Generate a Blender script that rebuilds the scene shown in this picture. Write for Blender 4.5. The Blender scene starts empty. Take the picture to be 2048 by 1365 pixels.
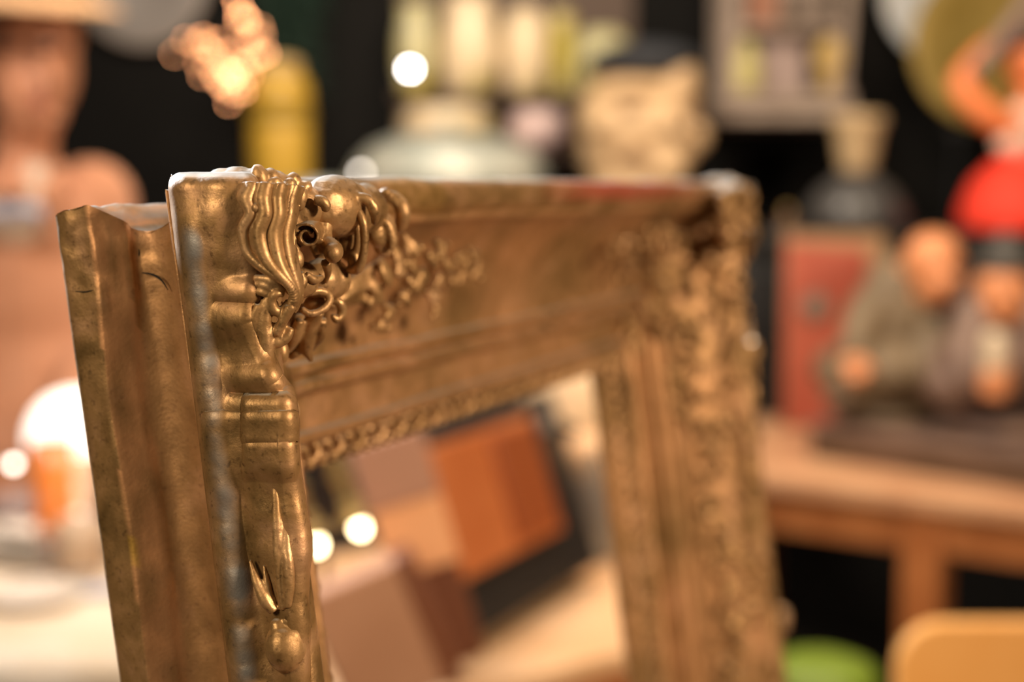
import bpy, bmesh, math, random
from mathutils import Vector, Matrix, noise
R = math.radians
sc = bpy.context.scene
col = sc.collection

# ---------------------------------------------------------------- camera
EYE = 1.35                      # eye height in metres
PITCH = R(5.88)
FPX = 3000.0                    # focal length in pixels of a 2048 px wide picture
cam_d = bpy.data.cameras.new('camera')
cam = bpy.data.objects.new('camera', cam_d)
col.objects.link(cam)
cam.location = (0, 0, EYE)
cam.rotation_euler = (R(90) - PITCH, 0, 0)
cam_d.sensor_width = 36
cam_d.lens = 36 * FPX / 2048
cam_d.clip_start = 0.02
cam_d.dof.use_dof = True
cam_d.dof.focus_distance = 0.527
cam_d.dof.aperture_fstop = 3.9
cam_d.dof.aperture_blades = 0
sc.camera = cam
sc.view_settings.view_transform = 'Standard'
sc.view_settings.look = 'None'
sc.view_settings.gamma = 1
sc.view_settings.use_curve_mapping = False
sc.view_settings.exposure = 0.0
sc.cycles.use_denoising = True

# ---------------------------------------------------------------- world and room lights
w = bpy.data.worlds.new('world')
sc.world = w
w.use_nodes = True
w.node_tree.nodes['Background'].inputs[0].default_value = (1.0, 0.82, 0.62, 1)
w.node_tree.nodes['Background'].inputs[1].default_value = 0.05


def area(name, loc, target, size, power, color, size_y=None):
    d = bpy.data.lights.new(name, 'AREA')
    d.energy = power
    d.color = color
    d.size = size
    if size_y:
        d.shape = 'RECTANGLE'
        d.size_y = size_y
    o = bpy.data.objects.new(name, d)
    o.location = loc
    o.rotation_euler = (Vector(target) - Vector(loc)).to_track_quat('-Z', 'Y').to_euler()
    col.objects.link(o)
    return o


WARM = (1.0, 0.72, 0.45)
area('ceiling_light_cool', (-1.35, 1.95, 2.05), (-0.05, 0.65, 1.25), 0.35, 44, (0.76, 0.86, 1.0)).data.spread = R(80)
area('ceiling_light_middle', (-0.3, 1.3, 2.8), (-0.1, 0.7, 1.2), 0.5, 16, (0.95, 0.92, 0.92))
area('wall_light_warm', (1.62, -0.40, 1.95), (0.1, 0.8, 1.2), 0.28, 66, (1.0, 0.76, 0.52))
area('side_fill_light', (-1.6, -0.9, 2.2), (-0.1, 0.6, 1.1), 0.8, 5.6, (1.0, 0.80, 0.52)).data.spread = R(66)  # unseen fill added to lighten the frame's outer side
area('ceiling_light_back', (0.9, 2.4, 2.8), (0.8, 3.6, 0.9), 0.5, 44, (1.0, 0.80, 0.58))
area('ceiling_light_shelf', (-0.4, 2.9, 2.75), (0.2, 4.4, 1.4), 0.5, 46, (1.0, 0.86, 0.68))
area('table_fill_light', (-0.75, 1.6, 2.6), (-0.85, 2.5, 1.1), 0.3, 24, (1.0, 0.82, 0.66))  # unseen, placed and aimed to brighten the cloth and mannequin

# ---------------------------------------------------------------- pixel helpers (photo frame 2048 x 1365)
cp, sp = math.cos(PITCH), math.sin(PITCH)


def ray(px, py):
    X = (px - 1024) / FPX
    Y = (py - 682.5) / FPX
    return Vector((X, cp - Y * sp, -Y * cp - sp))     # per unit of camera depth


def at(px, py, z):
    return Vector((0, 0, EYE)) + ray(px, py) * z


def on(px, py, h=0.75):
    r = ray(px, py)
    return Vector((0, 0, EYE)) + r * ((h - EYE) / r.z)


# ---------------------------------------------------------------- object helpers
def tag(o, label=None, cat=None, group=None, kind=None):
    if label: o['label'] = label
    if cat: o['category'] = cat
    if group: o['group'] = group
    if kind: o['kind'] = kind
    return o


def empty(name, loc, label, cat, group=None, rot=None):
    o = bpy.data.objects.new(name, None)
    col.objects.link(o)
    o.location = loc
    o.empty_display_size = 0.05
    if rot is not None:
        o.rotation_euler = rot
    return tag(o, label, cat, group)


def mesh(name, vf, mat, parent=None, smooth=True, bevel=0, subsurf=0, remesh=0, relax=0, loc=None, rot=None,
         flip=False, angle=None):
    """vf = (verts, faces) in the parent's own space"""
    me = bpy.data.meshes.new(name)
    fs = [tuple(reversed(f)) for f in vf[1]] if flip else vf[1]
    me.from_pydata([tuple(v) for v in vf[0]], [], fs)
    me.update()
    if smooth:
        me.polygons.foreach_set('use_smooth', [True] * len(me.polygons))
    for m in (mat if isinstance(mat, (list, tuple)) else [mat]):
        me.materials.append(m)
    o = bpy.data.objects.new(name, me)
    col.objects.link(o)
    if parent: o.parent = parent
    if loc is not None: o.location = loc
    if rot is not None: o.rotation_euler = rot
    if remesh:
        m = o.modifiers.new('remesh', 'REMESH'); m.mode = 'VOXEL'; m.voxel_size = remesh; m.use_smooth_shade = True
        if relax:
            m = o.modifiers.new('relax', 'SMOOTH'); m.iterations = relax; m.factor = 0.5
    if bevel:
        m = o.modifiers.new('bevel', 'BEVEL'); m.width = bevel; m.segments = 3; m.limit_method = 'ANGLE'
        m.angle_limit = R(40)
        me.set_sharp_from_angle(angle=R(45))
    if subsurf:
        m = o.modifiers.new('sub', 'SUBSURF'); m.levels = subsurf; m.render_levels = subsurf
    if angle:
        me.set_sharp_from_angle(angle=R(angle))
    return o


def join(*parts):
    V, F = [], []
    for v, f in parts:
        n = len(V)
        V += list(v)
        F += [tuple(i + n for i in q) for q in f]
    return V, F


def xf(vf, M):
    return [M @ Vector(v) for v in vf[0]], vf[1]


def box(sx, sy, sz, c=(0, 0, 0), rot=None):
    v = [Vector((x * sx / 2, y * sy / 2, z * sz / 2)) for x in (-1, 1) for y in (-1, 1) for z in (-1, 1)]
    if rot:
        M = Matrix.Rotation(rot[2], 3, 'Z') @ Matrix.Rotation(rot[1], 3, 'Y') @ Matrix.Rotation(rot[0], 3, 'X')
        v = [M @ p for p in v]
    v = [p + Vector(c) for p in v]
    return v, [(0, 1, 3, 2), (4, 6, 7, 5), (0, 4, 5, 1), (2, 3, 7, 6), (0, 2, 6, 4), (1, 5, 7, 3)]


def lathe(prof, n=32, c=(0, 0, 0), close=True):
    V, F = [], []
    for r, z in prof:
        for i in range(n):
            a = 2 * math.pi * i / n
            V.append(Vector((c[0] + r * math.cos(a), c[1] + r * math.sin(a), c[2] + z)))
    for k in range(len(prof) - 1):
        for i in range(n):
            j = (i + 1) % n
            F.append((k * n + i, k * n + j, (k + 1) * n + j, (k + 1) * n + i))
    if close:
        F.append(tuple(reversed(range(n))))
        F.append(tuple((len(prof) - 1) * n + i for i in range(n)))
    return V, F


def ell(c, r, M=None, n=14, m=10):
    """ellipsoid; r = radii, M = 3x3 orientation"""
    V, F = [], []
    c = Vector(c)
    if not hasattr(r, '__len__'): r = (r, r, r)
    for k in range(m + 1):
        th = math.pi * k / m
        for i in range(n):
            a = 2 * math.pi * i / n
            p = Vector((r[0] * math.sin(th) * math.cos(a), r[1] * math.sin(th) * math.sin(a), r[2] * math.cos(th)))
            if M: p = M @ p
            V.append(c + p)
    for k in range(m):
        for i in range(n):
            j = (i + 1) % n
            F.append((k * n + i, (k + 1) * n + i, (k + 1) * n + j, k * n + j))
    return V, F


def spline(P, n):
    """Catmull-Rom through points (any dimension), n samples"""
    P = [Vector(p) for p in P]
    if len(P) == 2:
        return [P[0].lerp(P[1], i / (n - 1)) for i in range(n)]
    Q = [2 * P[0] - P[1]] + P + [2 * P[-1] - P[-2]]
    out = []
    m = len(P) - 1
    for i in range(n):
        t = i / (n - 1) * m
        k = min(int(t), m - 1)
        t -= k
        a, b, c, d = Q[k], Q[k + 1], Q[k + 2], Q[k + 3]
        out.append(0.5 * ((2 * b) + (c - a) * t + (2 * a - 5 * b + 4 * c - d) * t * t + (3 * b - a - 3 * c + d) * t ** 3))
    return out


def tube(P, rad, n=24, k=10, flat=1.0, nrm=None):
    """round or flattened tube along a spline; rad = number or list of radii"""
    C = spline(P, n)
    if not hasattr(rad, '__len__'): rad = [rad, rad]
    rr = [v[0] for v in spline([(r, 0, 0) for r in rad], n)] if len(rad) > 2 else \
        [rad[0] + (rad[-1] - rad[0]) * i / (n - 1) for i in range(n)]
    V, F = [], []
    N = Vector(nrm) if nrm else Vector((0.31, 0.2, 0.93))
    for i, c in enumerate(C):
        T = (C[min(i + 1, n - 1)] - C[max(i - 1, 0)])
        T = T.normalized() if T.length > 1e-9 else Vector((0, 0, 1))
        B = T.cross(N)
        if B.length < 1e-4: B = T.cross(Vector((1, 0, 0)))
        B.normalize()
        A = B.cross(T).normalized()
        r = max(rr[i], 1e-5)
        for j in range(k):
            a = 2 * math.pi * j / k
            V.append(c + B * (r * math.cos(a)) + A * (r * flat * math.sin(a)))
    for i in range(n - 1):
        for j in range(k):
            q = (j + 1) % k
            F.append((i * k + j, i * k + q, (i + 1) * k + q, (i + 1) * k + j))
    F.append(tuple(reversed(range(k))))
    F.append(tuple((n - 1) * k + j for j in range(k)))
    return V, F


def prism(pts, y0, y1):
    """outline in x,z extruded along y"""
    n = len(pts)
    V = [Vector((x, y0, z)) for x, z in pts] + [Vector((x, y1, z)) for x, z in pts]
    F = [tuple(range(n)), tuple(reversed(range(n, 2 * n)))]
    F += [(i, i + n, (i + 1) % n + n, (i + 1) % n) for i in range(n)]
    return V, F


def rrect(w, h, r, n=6, cx=0, cz=0):
    out = []
    for sx, sz, a0 in ((1, 1, 0), (-1, 1, 90), (-1, -1, 180), (1, -1, 270)):
        for i in range(n + 1):
            a = R(a0 + 90 * i / n)
            out.append((cx + sx * (w / 2 - r) + r * math.cos(a), cz + sz * (h / 2 - r) + r * math.sin(a)))
    return out


# ---------------------------------------------------------------- materials
def mat(name, color, rough=0.6, metal=0.0, spec=0.5, bump=0, bscale=60, color2=None, cscale=6, lo=0.4, hi=0.6,
        trans=0, emit=0, coat=0, color3=None, detail=4):
    m = bpy.data.materials.new(name)
    m.use_nodes = True
    nt = m.node_tree
    b = nt.nodes['Principled BSDF']
    b.inputs['Base Color'].default_value = (*color, 1)
    b.inputs['Roughness'].default_value = rough
    b.inputs['Metallic'].default_value = metal
    b.inputs['Specular IOR Level'].default_value = spec
    b.inputs['Transmission Weight'].default_value = trans
    b.inputs['Coat Weight'].default_value = coat
    if emit:
        b.inputs['Emission Color'].default_value = (*color, 1)
        b.inputs['Emission Strength'].default_value = emit
    tc = nt.nodes.new('ShaderNodeTexCoord')
    if color2:
        n = nt.nodes.new('ShaderNodeTexNoise')
        n.inputs['Scale'].default_value = cscale
        n.inputs['Detail'].default_value = detail
        nt.links.new(tc.outputs['Object'], n.inputs['Vector'])
        r = nt.nodes.new('ShaderNodeValToRGB')
        r.color_ramp.elements[0].position = lo
        r.color_ramp.elements[0].color = (*color, 1)
        r.color_ramp.elements[1].position = hi
        r.color_ramp.elements[1].color = (*color2, 1)
        if color3:
            e = r.color_ramp.elements.new((lo + hi) / 2)
            e.color = (*color3, 1)
        nt.links.new(n.outputs['Fac'], r.inputs['Fac'])
        nt.links.new(r.outputs['Color'], b.inputs['Base Color'])
    if bump:
        n = nt.nodes.new('ShaderNodeTexNoise')
        n.inputs['Scale'].default_value = bscale
        n.inputs['Detail'].default_value = 6
        nt.links.new(tc.outputs['Object'], n.inputs['Vector'])
        bp = nt.nodes.new('ShaderNodeBump')
        bp.inputs['Strength'].default_value = bump
        bp.inputs['Distance'].default_value = 0.3 / bscale
        nt.links.new(n.outputs['Fac'], bp.inputs['Height'])
        nt.links.new(bp.outputs['Normal'], b.inputs['Normal'])
    return m


def gold_material(name, worn=True, base=(0.32, 0.18, 0.070), dark=(0.17, 0.098, 0.032), bright=(0.48, 0.27, 0.14)):
    """bronze paint over composition: patchy, slightly metallic, pitted; uses the 'paint' colour attribute for worn spots and the brightened strip"""
    m = bpy.data.materials.new(name)
    m.use_nodes = True
    nt = m.node_tree
    N, L = nt.nodes.new, nt.links.new
    b = nt.nodes['Principled BSDF']
    tc = N('ShaderNodeTexCoord')
    def nz(scale, detail=5, rough=0.55, dist=0.0):
        n = N('ShaderNodeTexNoise')
        n.inputs['Scale'].default_value = scale
        n.inputs['Detail'].default_value = detail
        n.inputs['Roughness'].default_value = rough
        n.inputs['Distortion'].default_value = dist
        L(tc.outputs['Object'], n.inputs['Vector'])
        return n
    def ramp(src, stops):
        r = N('ShaderNodeValToRGB')
        el = r.color_ramp.elements
        el[0].position, el[0].color = stops[0][0], (*stops[0][1], 1)
        el[1].position, el[1].color = stops[-1][0], (*stops[-1][1], 1)
        for p, c in stops[1:-1]:
            e = el.new(p); e.color = (*c, 1)
        L(src, r.inputs['Fac'])
        return r
    n1 = nz(38, 6, 0.6, 0.6)
    r1 = ramp(n1.outputs['Fac'], [(0.32, dark), (0.5, base), (0.68, bright)])
    # small dark pits and dirt
    n2 = nz(420, 3)
    r2 = ramp(n2.outputs['Fac'], [(0.30, (0.45, 0.42, 0.38)), (0.42, (1, 1, 1))])
    mx = N('ShaderNodeMix'); mx.data_type = 'RGBA'; mx.blend_type = 'MULTIPLY'
    mx.inputs['Factor'].default_value = 0.8
    L(r1.outputs['Color'], mx.inputs['A']); L(r2.outputs['Color'], mx.inputs['B'])
    out = mx.outputs['Result']
    if worn:
        at_ = N('ShaderNodeVertexColor'); at_.layer_name = 'paint'
        sep = N('ShaderNodeSeparateColor'); L(at_.outputs['Color'], sep.inputs['Color'])
        for ch, c in (('Red', (0.50, 0.10, 0.06)), ('Green', (0.72, 0.45, 0.02)), ('Blue', (0.68, 0.34, 0.16))):
            q = N('ShaderNodeMix'); q.data_type = 'RGBA'
            L(sep.outputs[ch], q.inputs['Factor']); L(out, q.inputs['A'])
            q.inputs['B'].default_value = (*c, 1)
            out = q.outputs['Result']
        q = N('ShaderNodeMix'); q.data_type = 'RGBA'
        L(at_.outputs['Alpha'], q.inputs['Factor']); L(out, q.inputs['A'])
        q.inputs['B'].default_value = (0.27, 0.25, 0.24, 1)
        out = q.outputs['Result']
    # pale grey painted on what faces up for the cool light there
    sx = N('ShaderNodeSeparateXYZ'); L(tc.outputs['Normal'], sx.inputs['Vector'])
    nd = nz(120, 4)
    dn = N('ShaderNodeMath'); dn.operation = 'MULTIPLY_ADD'; L(nd.outputs['Fac'], dn.inputs[0]); dn.inputs[1].default_value = 0.35; L(sx.outputs['Z'], dn.inputs[2])
    dm = N('ShaderNodeMapRange'); dm.inputs['From Min'].default_value = 0.84; dm.inputs['From Max'].default_value = 1.08; dm.inputs['To Max'].default_value = 0.85
    L(dn.outputs[0], dm.inputs['Value'])
    q = N('ShaderNodeMix'); q.data_type = 'RGBA'; L(dm.outputs['Result'], q.inputs['Factor']); L(out, q.inputs['A'])
    q.inputs['B'].default_value = (0.27, 0.255, 0.225, 1); out = q.outputs['Result']
    L(out, b.inputs['Base Color'])
    me_ = N('ShaderNodeMapRange'); me_.inputs['From Max'].default_value = 0.85; me_.inputs['To Min'].default_value = 0.55; me_.inputs['To Max'].default_value = 0.05
    L(dm.outputs['Result'], me_.inputs['Value']); L(me_.outputs['Result'], b.inputs['Metallic'])
    n3 = nz(90, 4)
    mr = N('ShaderNodeMapRange')
    mr.inputs['From Min'].default_value = 0.3; mr.inputs['From Max'].default_value = 0.7
    mr.inputs['To Min'].default_value = 0.34; mr.inputs['To Max'].default_value = 0.58
    L(n3.outputs['Fac'], mr.inputs['Value']); L(mr.outputs['Result'], b.inputs['Roughness'])
    n4 = nz(700, 4, 0.6)
    n5 = nz(130, 4, 0.5)
    ad = N('ShaderNodeMath'); ad.operation = 'MULTIPLY_ADD'
    L(n5.outputs['Fac'], ad.inputs[0]); ad.inputs[1].default_value = 0.9; L(n4.outputs['Fac'], ad.inputs[2])
    bp = N('ShaderNodeBump'); bp.inputs['Strength'].default_value = 0.35; bp.inputs['Distance'].default_value = 0.0004
    L(ad.outputs[0], bp.inputs['Height']); L(bp.outputs['Normal'], b.inputs['Normal'])
    return m


GOLD = gold_material('bronze_painted_moulding')
GOLD2 = gold_material('bronze_painted_carving', False, (0.38, 0.22, 0.09), (0.17, 0.09, 0.03), (0.55, 0.33, 0.17))
M = {
    'wall': mat('black_wall_paint', (0.0032, 0.0029, 0.0027), 0.9, spec=0.2, color2=(0.0055, 0.005, 0.0045), cscale=2),
    'floor': mat('dark_floor_boards', (0.010, 0.008, 0.006), 0.7, color2=(0.018, 0.013, 0.01), cscale=3),
    'ceiling': mat('dark_ceiling_paint', (0.05, 0.045, 0.04), 0.9),
    'black': mat('black_lacquer', (0.010, 0.010, 0.011), 0.5),
    'black_leather': mat('black_leather', (0.005, 0.005, 0.0055), 0.6, bump=0.3, bscale=120),
    'table_wood': mat('orange_brown_wood', (0.36, 0.12, 0.035), 0.42, color2=(0.46, 0.17, 0.055), cscale=9),
    'table_top': mat('worn_tabletop_wood', (0.50, 0.25, 0.13), 0.45, color2=(0.60, 0.33, 0.18), cscale=7),
    'tan_wood': mat('tan_tabletop_wood', (0.66, 0.40, 0.21), 0.5, color2=(0.72, 0.46, 0.26), cscale=5),
    'chair_wood': mat('honey_chair_wood', (0.72, 0.33, 0.08), 0.5, color2=(0.76, 0.38, 0.11), cscale=5),
    'cloth': mat('cream_table_cloth', (0.80, 0.66, 0.50), 0.9, color2=(0.86, 0.76, 0.64), cscale=6, bump=0.2, bscale=90),
    'skin': mat('painted_brown_skin', (0.56, 0.255, 0.145), 0.5),
    'lips': mat('painted_lips', (0.42, 0.14, 0.09), 0.5),
    'straw': mat('tan_hat_straw', (0.60, 0.36, 0.19), 0.9, bump=0.4, bscale=150),
    'jacket': mat('brown_knit', (0.44, 0.20, 0.11), 0.95, color2=(0.50, 0.24, 0.14), cscale=12, bump=0.5, bscale=110),
    'shirt': mat('cream_shirt', (0.62, 0.50, 0.40), 0.85),
    'bow': mat('blue_grey_bow', (0.42, 0.45, 0.58), 0.6),
    'dark_eye': mat('dark_eye_paint', (0.05, 0.02, 0.015), 0.4),
    'plate_grey': mat('grey_plate_glaze', (0.22, 0.20, 0.19), 0.35),
    'plate_white': mat('white_plate_glaze', (0.60, 0.62, 0.64), 0.3),
    'porcelain': mat('white_porcelain', (0.84, 0.78, 0.71), 0.25),
    'brass_tray': mat('olive_brass', (0.22, 0.145, 0.02), 0.5, metal=0.2, color2=(0.28, 0.19, 0.04), cscale=4),
    'brass': mat('polished_brass', (0.80, 0.58, 0.25), 0.25, metal=0.45),
    'bulb_brass_glint': mat('brass_glint_glow', (1.0, 0.80, 0.45), 0.5, emit=26),
    'green': mat('dark_green_needles', (0.008, 0.030, 0.018), 0.8),
    'yellow': mat('yellow_glaze', (0.50, 0.30, 0.035), 0.4, color2=(0.42, 0.25, 0.02), cscale=5),
    'yellow_collar': mat('ochre_collar', (0.30, 0.19, 0.02), 0.5),
    'yellow_cap': mat('orange_beige_cap', (0.45, 0.30, 0.12), 0.6),
    'flower_cream': mat('cream_flowered_glaze', (0.70, 0.55, 0.36), 0.35, color2=(0.36, 0.30, 0.06), cscale=7, lo=0.56, hi=0.66),
    'flower_green': mat('pale_green_flowered_glaze', (0.50, 0.46, 0.26), 0.35, color2=(0.40, 0.30, 0.03), cscale=7, lo=0.46, hi=0.6),
    'flower_olive': mat('olive_glaze', (0.42, 0.34, 0.05), 0.35, color2=(0.56, 0.46, 0.22), cscale=9),
    'pink_glaze': mat('pale_pink_glaze', (0.66, 0.48, 0.46), 0.4),
    'shelf_wood': mat('dark_shelf_wood', (0.06, 0.03, 0.016), 0.6),
    'pewter': mat('grey_green_glass', (0.24, 0.26, 0.23), 0.5, metal=0.35, color2=(0.48, 0.48, 0.42), cscale=9, lo=0.4, hi=0.62),
    'mask': mat('carved_beige_wood', (0.56, 0.38, 0.21), 0.6, color2=(0.46, 0.30, 0.16), cscale=8),
    'mask_shade': mat('brown_face_shade', (0.20, 0.11, 0.055), 0.7),
    'cap': mat('blue_black_felt', (0.020, 0.022, 0.028), 0.8),
    'grey_wood': mat('weathered_grey_wood', (0.24, 0.18, 0.145), 0.75, color2=(0.32, 0.25, 0.20), cscale=14),
    'brick': mat('reddish_brown_panel', (0.28, 0.12, 0.07), 0.7),
    'lime': mat('yellow_green_jar', (0.48, 0.42, 0.17), 0.4),
    'mustard': mat('mustard_ball', (0.50, 0.34, 0.12), 0.5),
    'cork': mat('cork', (0.44, 0.31, 0.17), 0.8, bump=0.4, bscale=60),
    'stone_black': mat('black_grey_stoneware', (0.055, 0.052, 0.052), 0.35),
    'red': mat('red_cloth', (0.85, 0.045, 0.02), 0.75),
    'doll': mat('orange_doll_skin', (0.85, 0.24, 0.08), 0.45),
    'white_fur': mat('white_cuff', (0.85, 0.62, 0.5), 0.9),
    'stick': mat('grey_pink_stick', (0.24, 0.17, 0.15), 0.7),
    'red_panel': mat('red_painted_panel', (0.30, 0.05, 0.022), 0.55, color2=(0.42, 0.09, 0.045), cscale=4),
    'emblem': mat('dark_grey_brown_emblem', (0.13, 0.08, 0.05), 0.6),
    'beige_border': mat('beige_brown_border', (0.30, 0.17, 0.08), 0.6),
    'robe': mat('grey_brown_glaze', (0.13, 0.09, 0.05), 0.6, color2=(0.18, 0.125, 0.07), cscale=9),
    'robe2': mat('mauve_brown_glaze', (0.14, 0.085, 0.065), 0.55, color2=(0.19, 0.12, 0.09), cscale=9),
    'figure_skin': mat('orange_figurine_skin', (0.66, 0.26, 0.11), 0.4),
    'hat_grey': mat('dark_grey_hat', (0.05, 0.045, 0.04), 0.7),
    'candle': mat('cream_candle', (0.62, 0.50, 0.36), 0.5),
    'base_dark': mat('dark_brown_carved_base', (0.085, 0.05, 0.028), 0.6, color2=(0.14, 0.085, 0.055), cscale=8),
    'orange_leather': mat('orange_brown_leather', (0.50, 0.16, 0.05), 0.45, color2=(0.42, 0.115, 0.03), cscale=5),
    'orange_shade': mat('shaded_orange_leather', (0.27, 0.065, 0.015), 0.5),
    'brown_side': mat('dark_brown_leather', (0.15, 0.045, 0.015), 0.55),
    'pink_box': mat('pinkish_tan_suede', (0.42, 0.22, 0.13), 0.85, color2=(0.36, 0.18, 0.10), cscale=6),
    'pink_box2': mat('dusty_pink_card', (0.40, 0.21, 0.14), 0.8),
    'peach': mat('peach_highlight', (0.80, 0.40, 0.20), 0.3),
    'grey_glaze': mat('mottled_grey_glaze', (0.16, 0.15, 0.14), 0.5, color2=(0.27, 0.24, 0.20), cscale=12),
    'shade': mat('cream_lamp_shade', (0.90, 0.66, 0.42), 0.8),
    'orange_glass': mat('orange_glass', (0.80, 0.24, 0.05), 0.2),
    'beige_cup': mat('beige_cup_glaze', (0.52, 0.38, 0.27), 0.4),
    'grey_smudge': mat('grey_paper', (0.33, 0.30, 0.29), 0.8),
    'plastic_green': mat('lime_green_vinyl', (0.16, 0.24, 0.02), 0.5),
    'brown_stain': mat('dark_brown_walnut', (0.10, 0.045, 0.02), 0.55),
    'bulb_warm': mat('lit_copper_bulb', (1.0, 0.42, 0.17), 0.5, emit=11),
    'bulb_white': mat('lit_white_bulb', (1.0, 0.93, 0.86), 0.5, emit=45),
    'bulb_glint': mat('glass_glint_glow', (1.0, 0.90, 0.78), 0.5, emit=9),
    'wire': mat('copper_wire', (0.05, 0.02, 0.01), 0.6),
    'lamp_glow': mat('lit_white_lamp_glass', (1.0, 0.93, 0.85), 0.5, emit=1.6),
}
for k in ('flower_cream', 'flower_green', 'flower_olive'):
    pass

# ---------------------------------------------------------------- the room
def struct(name, vf, m, **k):
    return tag(mesh(name, vf, m, smooth=False, **k), kind='structure')


RX, RY0, RY1, RH = 2.4, -1.6, 4.75, 2.9
struct('floor', box(2 * RX, RY1 - RY0, 0.1, (0, (RY0 + RY1) / 2, -0.05)), M['floor'])
struct('ceiling', box(2 * RX, RY1 - RY0, 0.1, (0, (RY0 + RY1) / 2, RH + 0.05)), M['ceiling'])
struct('wall_back', box(2 * RX, 0.1, RH, (0, RY1 + 0.05, RH / 2)), M['wall'])
struct('wall_left', box(0.1, RY1 - RY0, RH, (-RX - 0.05, (RY0 + RY1) / 2, RH / 2)), M['wall'])
struct('wall_right', box(0.1, RY1 - RY0, RH, (RX + 0.05, (RY0 + RY1) / 2, RH / 2)), M['wall'])
# ================================================================ furniture
def table(name, label, cat, org, e, ln, dp, h, th, top_m, leg_m, legs, apron=.08, leg=.06):
    """org = front-left corner (x, y); e = unit vector along the front; depth goes to the left-hand normal of e"""
    ang = math.atan2(e[1], e[0])
    t = empty(name, (org[0], org[1], 0), label, cat, rot=(0, 0, ang))
    mesh('table_top', box(ln, dp, th, (ln / 2, dp / 2, h - th / 2)), top_m, t, bevel=.006, smooth=False)
    mesh('apron', join(box(ln - .06, .022, apron, (ln / 2, .035, h - th - apron / 2)), box(ln - .06, .022, apron, (ln / 2, dp - .035, h - th - apron / 2)),
                       box(.022, dp - .07, apron, (.035, dp / 2, h - th - apron / 2)), box(.022, dp - .07, apron, (ln - .035, dp / 2, h - th - apron / 2))), leg_m, t, smooth=False)
    for (a, b) in legs:
        mesh('leg', box(leg, leg, h - th - .001, (a, b, (h - th - .001) / 2)), leg_m, t, bevel=.004, smooth=False)
    return t


# low stand that carries the frame
table('display_table', 'dark wooden display table under the gilt frame', 'table', (-.75, .36), (1, 0), 1.45, .98, .738, .03,
      M['brown_stain'], M['brown_stain'], [(.06, .06), (1.39, .06), (.06, .92), (1.39, .92)])

# long orange-brown table on the right
T0 = Vector((.20, 3.32)); TE = Vector((.813, -.582)); TN = Vector((.582, .813))
table('trestle_table', 'long orange-brown wooden table with the figurines on it at the right', 'table', T0, TE, 1.62, .74, .75, .035,
      M['table_top'], M['table_wood'], [(.06, .06), (.735, .05), (1.56, .06), (.06, .68), (1.56, .68)], apron=.085, leg=.078)

# wooden table seen through the frame
W0 = Vector((-.16, 1.67)); WE = Vector((.8, .6)); WN = Vector((-.6, .8))
table('side_table', 'tan topped wooden table seen through the frame opening', 'table', W0, WE, .69, .68, .75, .03,
      M['tan_wood'], M['table_wood'], [(.06, .06), (.62, .06), (.06, .62), (.62, .62)], apron=.10, leg=.05)

# cloth-covered table on the left
lt = empty('cloth_covered_table', (-.95, 2.25, 0), 'table under a cream cloth crowded with white crockery at the left', 'table')
tp = [(-1.75, 1.86), (-.49, 1.86), (-.70, 2.62), (-1.75, 2.62)]
def poly_slab(pts, z0, z1, o):
    n = len(pts)
    V = [Vector((x - o[0], y - o[1], z0)) for x, y in pts] + [Vector((x - o[0], y - o[1], z1)) for x, y in pts]
    return V, [tuple(reversed(range(n))), tuple(range(n, 2 * n))] + [(i, (i + 1) % n, (i + 1) % n + n, i + n) for i in range(n)]
mesh('table_top', poly_slab(tp, .715, .745, (-.95, 2.25)), M['brown_stain'], lt, smooth=False)
for x, y in ((-1.68, 1.93), (-.57, 1.93), (-.74, 2.55), (-1.68, 2.55)):
    mesh('leg', box(.05, .05, .715, (x + .95, y - 2.25, .3575)), M['brown_stain'], lt, bevel=.004, smooth=False)
# the cloth: a subdivided sheet with a wavy hanging hem, lying on the table
def cloth():
    V, F = [], []
    n, m = 90, 34
    for i in range(n + 1):
        for j in range(m + 1):
            u = i / n; v = j / m
            x = -1.77 + u * (1.77 - .475)
            yy = v * .90                              # 0 .. 0.1 hangs in front
            hang = max(0, .10 - yy)
            y = 1.85 + max(0, yy - .10) * .97
            x2 = x - max(0, (y - 1.86)) * .27 * u
            z = .7525 - hang
            z += .0012 * noise.noise(Vector((x * 9, y * 9, 0))) + (0.0035 * max(0, noise.noise(Vector((x * 4 + 3, y * 5, 2)))))
            if hang > 0:
                y += .010 * math.sin(x * 34) * hang * 10 - .006
                z -= .014 * (math.sin(x * 17) + .4 * math.sin(x * 41)) * (hang / .1)
            V.append(Vector((x2, y, z)))
    for i in range(n):
        for j in range(m):
            a = i * (m + 1) + j
            F.append((a, a + m + 1, a + m + 2, a + 1))
    return V, F
c_ = mesh('tablecloth', cloth(), M['cloth'])
sm = c_.modifiers.new('thick', 'SOLIDIFY'); sm.thickness = .002; sm.offset = 1
tag(c_, 'cream tablecloth with a wavy hem spread over the left table', 'tablecloth')

# black sideboard along the back wall
sb = empty('sideboard', (.55, 4.34, 0), 'long low black sideboard along the back wall behind all the curios', 'sideboard')
mesh('carcass', box(3.3, .68, 1.16, (0, 0, .62)), M['black'], sb, bevel=.004, smooth=False)
mesh('worktop', box(3.36, .74, .03, (0, 0, 1.215)), M['black'], sb, bevel=.004, smooth=False)
for k in range(4):
    d_ = mesh('door', box(.78, .018, .98, (-1.22 + .815 * k, -.350, .64)), M['black'], sb, bevel=.004, smooth=False)
    mesh('door_knob', ell((-1.22 + .815 * k + .33, -.369, .70), .014), M['brown_stain'], d_)
mesh('plinth', box(3.2, .62, .04, (0, 0, .02)), M['black'], sb, smooth=False)
SBT = 1.23

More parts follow.
